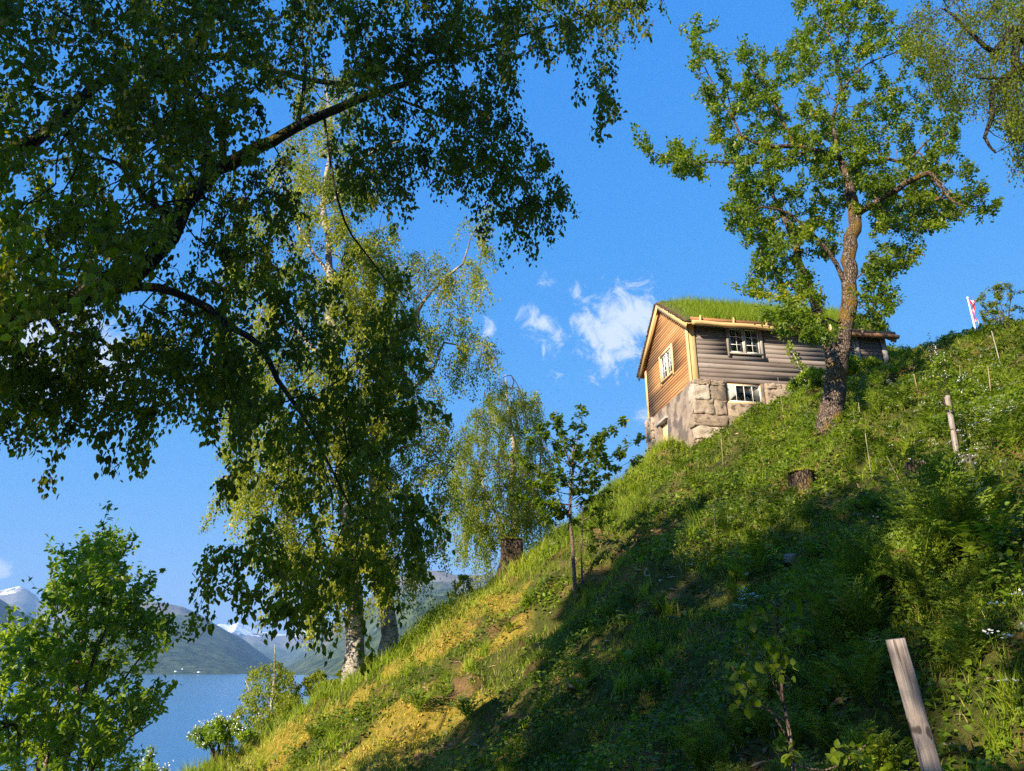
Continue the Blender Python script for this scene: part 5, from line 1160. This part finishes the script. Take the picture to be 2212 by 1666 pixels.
# ------------------------------------------------------------------ ferns
def fern_mesh(seed, nf, L0, fine, upright, bend=1.2):
    r = rg_(seed); b = MB()
    for f in range(nf):
        a = f * 2.399 + r.normal(0, .25); L = L0 * r.uniform(.75, 1.1); N = 17 if fine else 14; tilt = upright * r.uniform(.85, 1.1)
        ss = np.linspace(0, 1, N + 3); el = tilt - bend * ss ** 1.9; hor = np.concatenate([[0], np.cumsum(np.cos(el[:-1]) * L / (N + 2))]); ver = np.concatenate([[0], np.cumsum(np.sin(el[:-1]) * L / (N + 2))])
        dx, dy = math.cos(a), math.sin(a); C = np.stack([hor * dx, hor * dy, ver], -1); b.tube(C, np.linspace(.005, .0015, N + 3) * L0 / .7, 3, .75)
        side = np.array([-dy, dx, 0]); Tn = unit(np.gradient(C, axis=0)); rn = np.clip(r.normal(.5, .18), 0, 1)
        for i in range(3, N + 3):
            s = ss[i]; pl = L * .27 * math.sin(min(1, (s - .08) * 1.25) * math.pi * .5 + .0) * (1 - s) ** .75 * 1.5 + .008
            for sg in (-1, 1):
                D = unit(side * sg + Tn[i] * .45 + np.array([0, 0, -.12]) + r.normal(0, .16, 3)); rp = np.clip(rn + r.normal(0, .16), 0, 1)
                if not fine:
                    w_ = pl * .2; b.add([C[i], C[i] + D * pl * .45 + Tn[i] * w_, C[i] + D * pl, C[i] + D * pl * .45 - Tn[i] * w_], np.array([[0, 1, 2, 3]]), rp)
                else:
                    m_ = 7; base_ = C[i] + D * pl * (np.arange(m_) / m_)[:, None]
                    for e in (-1, 1):
                        q = pl * .2 * (1 - np.arange(m_) / m_ * .85); dd = unit(Tn[i] * e + D * .5)
                        V = np.stack([base_, base_ + D * (pl / m_ * .9), base_ + D * (pl / m_ * .75) + dd * q[:, None], base_ + D * (pl / m_ * .2) + dd * (q * .8)[:, None]], 1) + r.normal(0, .0035, (m_, 4, 3))
                        b.add(V.reshape(-1, 3), np.arange(4 * m_).reshape(-1, 4), rp)
    return b
protos = []
for k, (nf, L0, fine, upr, bd_) in enumerate([(9, .62, True, 1.38, .9), (8, .5, True, 1.3, 1.0), (11, .7, False, 1.2, 1.3), (8, .5, False, 1.0, 1.1), (9, .85, True, 1.48, .75)]):
    o = fern_mesh(300 + k, nf, L0, fine, upr, bd_).build('fern', M['fern_leaf']); protos.append(o)
fi = 0; used = set()
def fern(p, kind, sc, label, group):
    global fi
    src = protos[kind]
    if kind in used: o = src.copy(); col.objects.link(o)
    else: o = src; used.add(kind)
    nrm = gnorm(np.array([p[0]]), np.array([p[1]]))[0]; ax = Vector(unit(nrm * .2 + np.array([0, 0, .8])))
    o.rotation_euler = (ax.to_track_quat('Z', 'Y').to_matrix() @ Matrix.Rotation(random.uniform(0, 6.28), 3, 'Z')).to_euler()
    o.location = Vector(p) - Vector((0, 0, .03)); o.scale = (sc,) * 3; fi += 1
    return tag(o, label, 'fern', group)
named = [((905 + 25 * 0, 1535), 2, .8, 'bright fern low in the golden moss near the slope foot'), ((715, 1600), 0, .9, 'bushy bright fern nearest the water on the sunny slope'), ((680, 1590), 2, .7, 'small fern left beside the bushy fern on the sunny slope'), ((1010, 1545), 2, .7, 'upright fern right of centre in the sunny moss'), ((960, 1500), 3, .8, 'narrow fern in the sun above the other moss ferns'),
         ((1100, 1360), 3, .9, 'dark fern where the shadow edge meets the moss'), ((1300, 1100), 4, 1.0, 'glowing yellow green fern right of the cherry sapling'), ((1270, 1120), 2, .8, 'sunlit fern just behind the cherry saplings'), ((1500, 1050), 2, .9, 'bright fern cluster in the light patch under the house'), ((1560, 1055), 3, .9, 'fern in the light patch right of the thin stake'),
         ((1470, 1010), 2, .9, 'fern under the left corner of the house'), ((1640, 920), 2, .8, 'sunlit fern against the foot of the stone wall'), ((1900, 890), 4, 1.1, 'broad fern right of the cherry trunk'), ((1950, 880), 2, 1.1, 'arching fern between the cherry trunk and the middle post'), ((1870, 960), 2, 1.0, 'dark fern at the right foot of the cherry trunk'), ((2120, 740), 2, 1.0, 'yellow fern on the skyline beside the flagpole'), ((1940, 850), 3, 1.0, 'fern under the short stake')]
for (q, kd, sc, lab) in named: fern(onslope(q[0], q[1] + 8, 6), kd, sc, lab, 'ferns on the slope')
r2 = rg_(401)
GF = 'ferns in the thicket round the near post'
# thicket right of the post and in front of it
spots = []
for (xa, ya, xb, yb_, n, Ya, Yb, kinds, lab) in [(1800, 1250, 2120, 1420, 26, 6.4, 8.0, (4, 0, 4), 'one of the tall dark ferns packed in the thicket above the near post'), (1480, 1480, 1900, 1640, 34, 4.8, 7.2, (0, 1, 0), 'one of the fine green ferns crowding the bottom edge left of the post'),
                                 (2000, 1480, 2150, 1640, 12, 4.9, 6.0, (0, 1, 1), 'one of the bright ferns right of the near post'), (1500, 1080, 2200, 1300, 26, 7, 14, (2, 3), 'one of the small ferns scattered through the shaded herbs'), (1850, 780, 2200, 1000, 16, 12, 20, (2, 3, 2), 'one of the ferns among white flowers on the upper right slope'), (1250, 1300, 1480, 1500, 9, 7, 14, (3, 1), 'one of the low ferns in the shade below the saplings')]:
    for i in range(n):
        if Ya < 7: # place by ground distance
            Yv = r2.uniform(Ya, Yb); qx = r2.uniform(xa, xb); v = px(qx, 1300, Yv); p = np.array([v[0], Yv, g1(v[0], Yv)])
        else: p = onslope(r2.uniform(xa, xb), r2.uniform(ya, yb_), 5)
        if in_house(p[0], p[1]): continue
        fern(p, kinds[i % len(kinds)], r2.uniform(.65, 1.0) * (1.45 if Ya > 6 and Ya < 7 else .9 if Ya < 7 else 1.1), lab, lab.replace('one of the ', ''))

# ------------------------------------------------------------------ air
m, t = mat('haze_air'); vol = t.n('ShaderNodeVolumePrincipled', ins={'Color': (.34, .6, 1.0, 1), 'Density': HAZE, 'Anisotropy': 0.0})
t.L.new(vol.outputs[0], t.n('ShaderNodeOutputMaterial').inputs['Volume'])
b = MB(); b.box((-9000, -600, -40), (9500, 12900, 860)); hz_ = b.build('haze', m, rnd=False); tag(hz_, 'blue distance haze over the fjord', 'haze', kind='stuff')
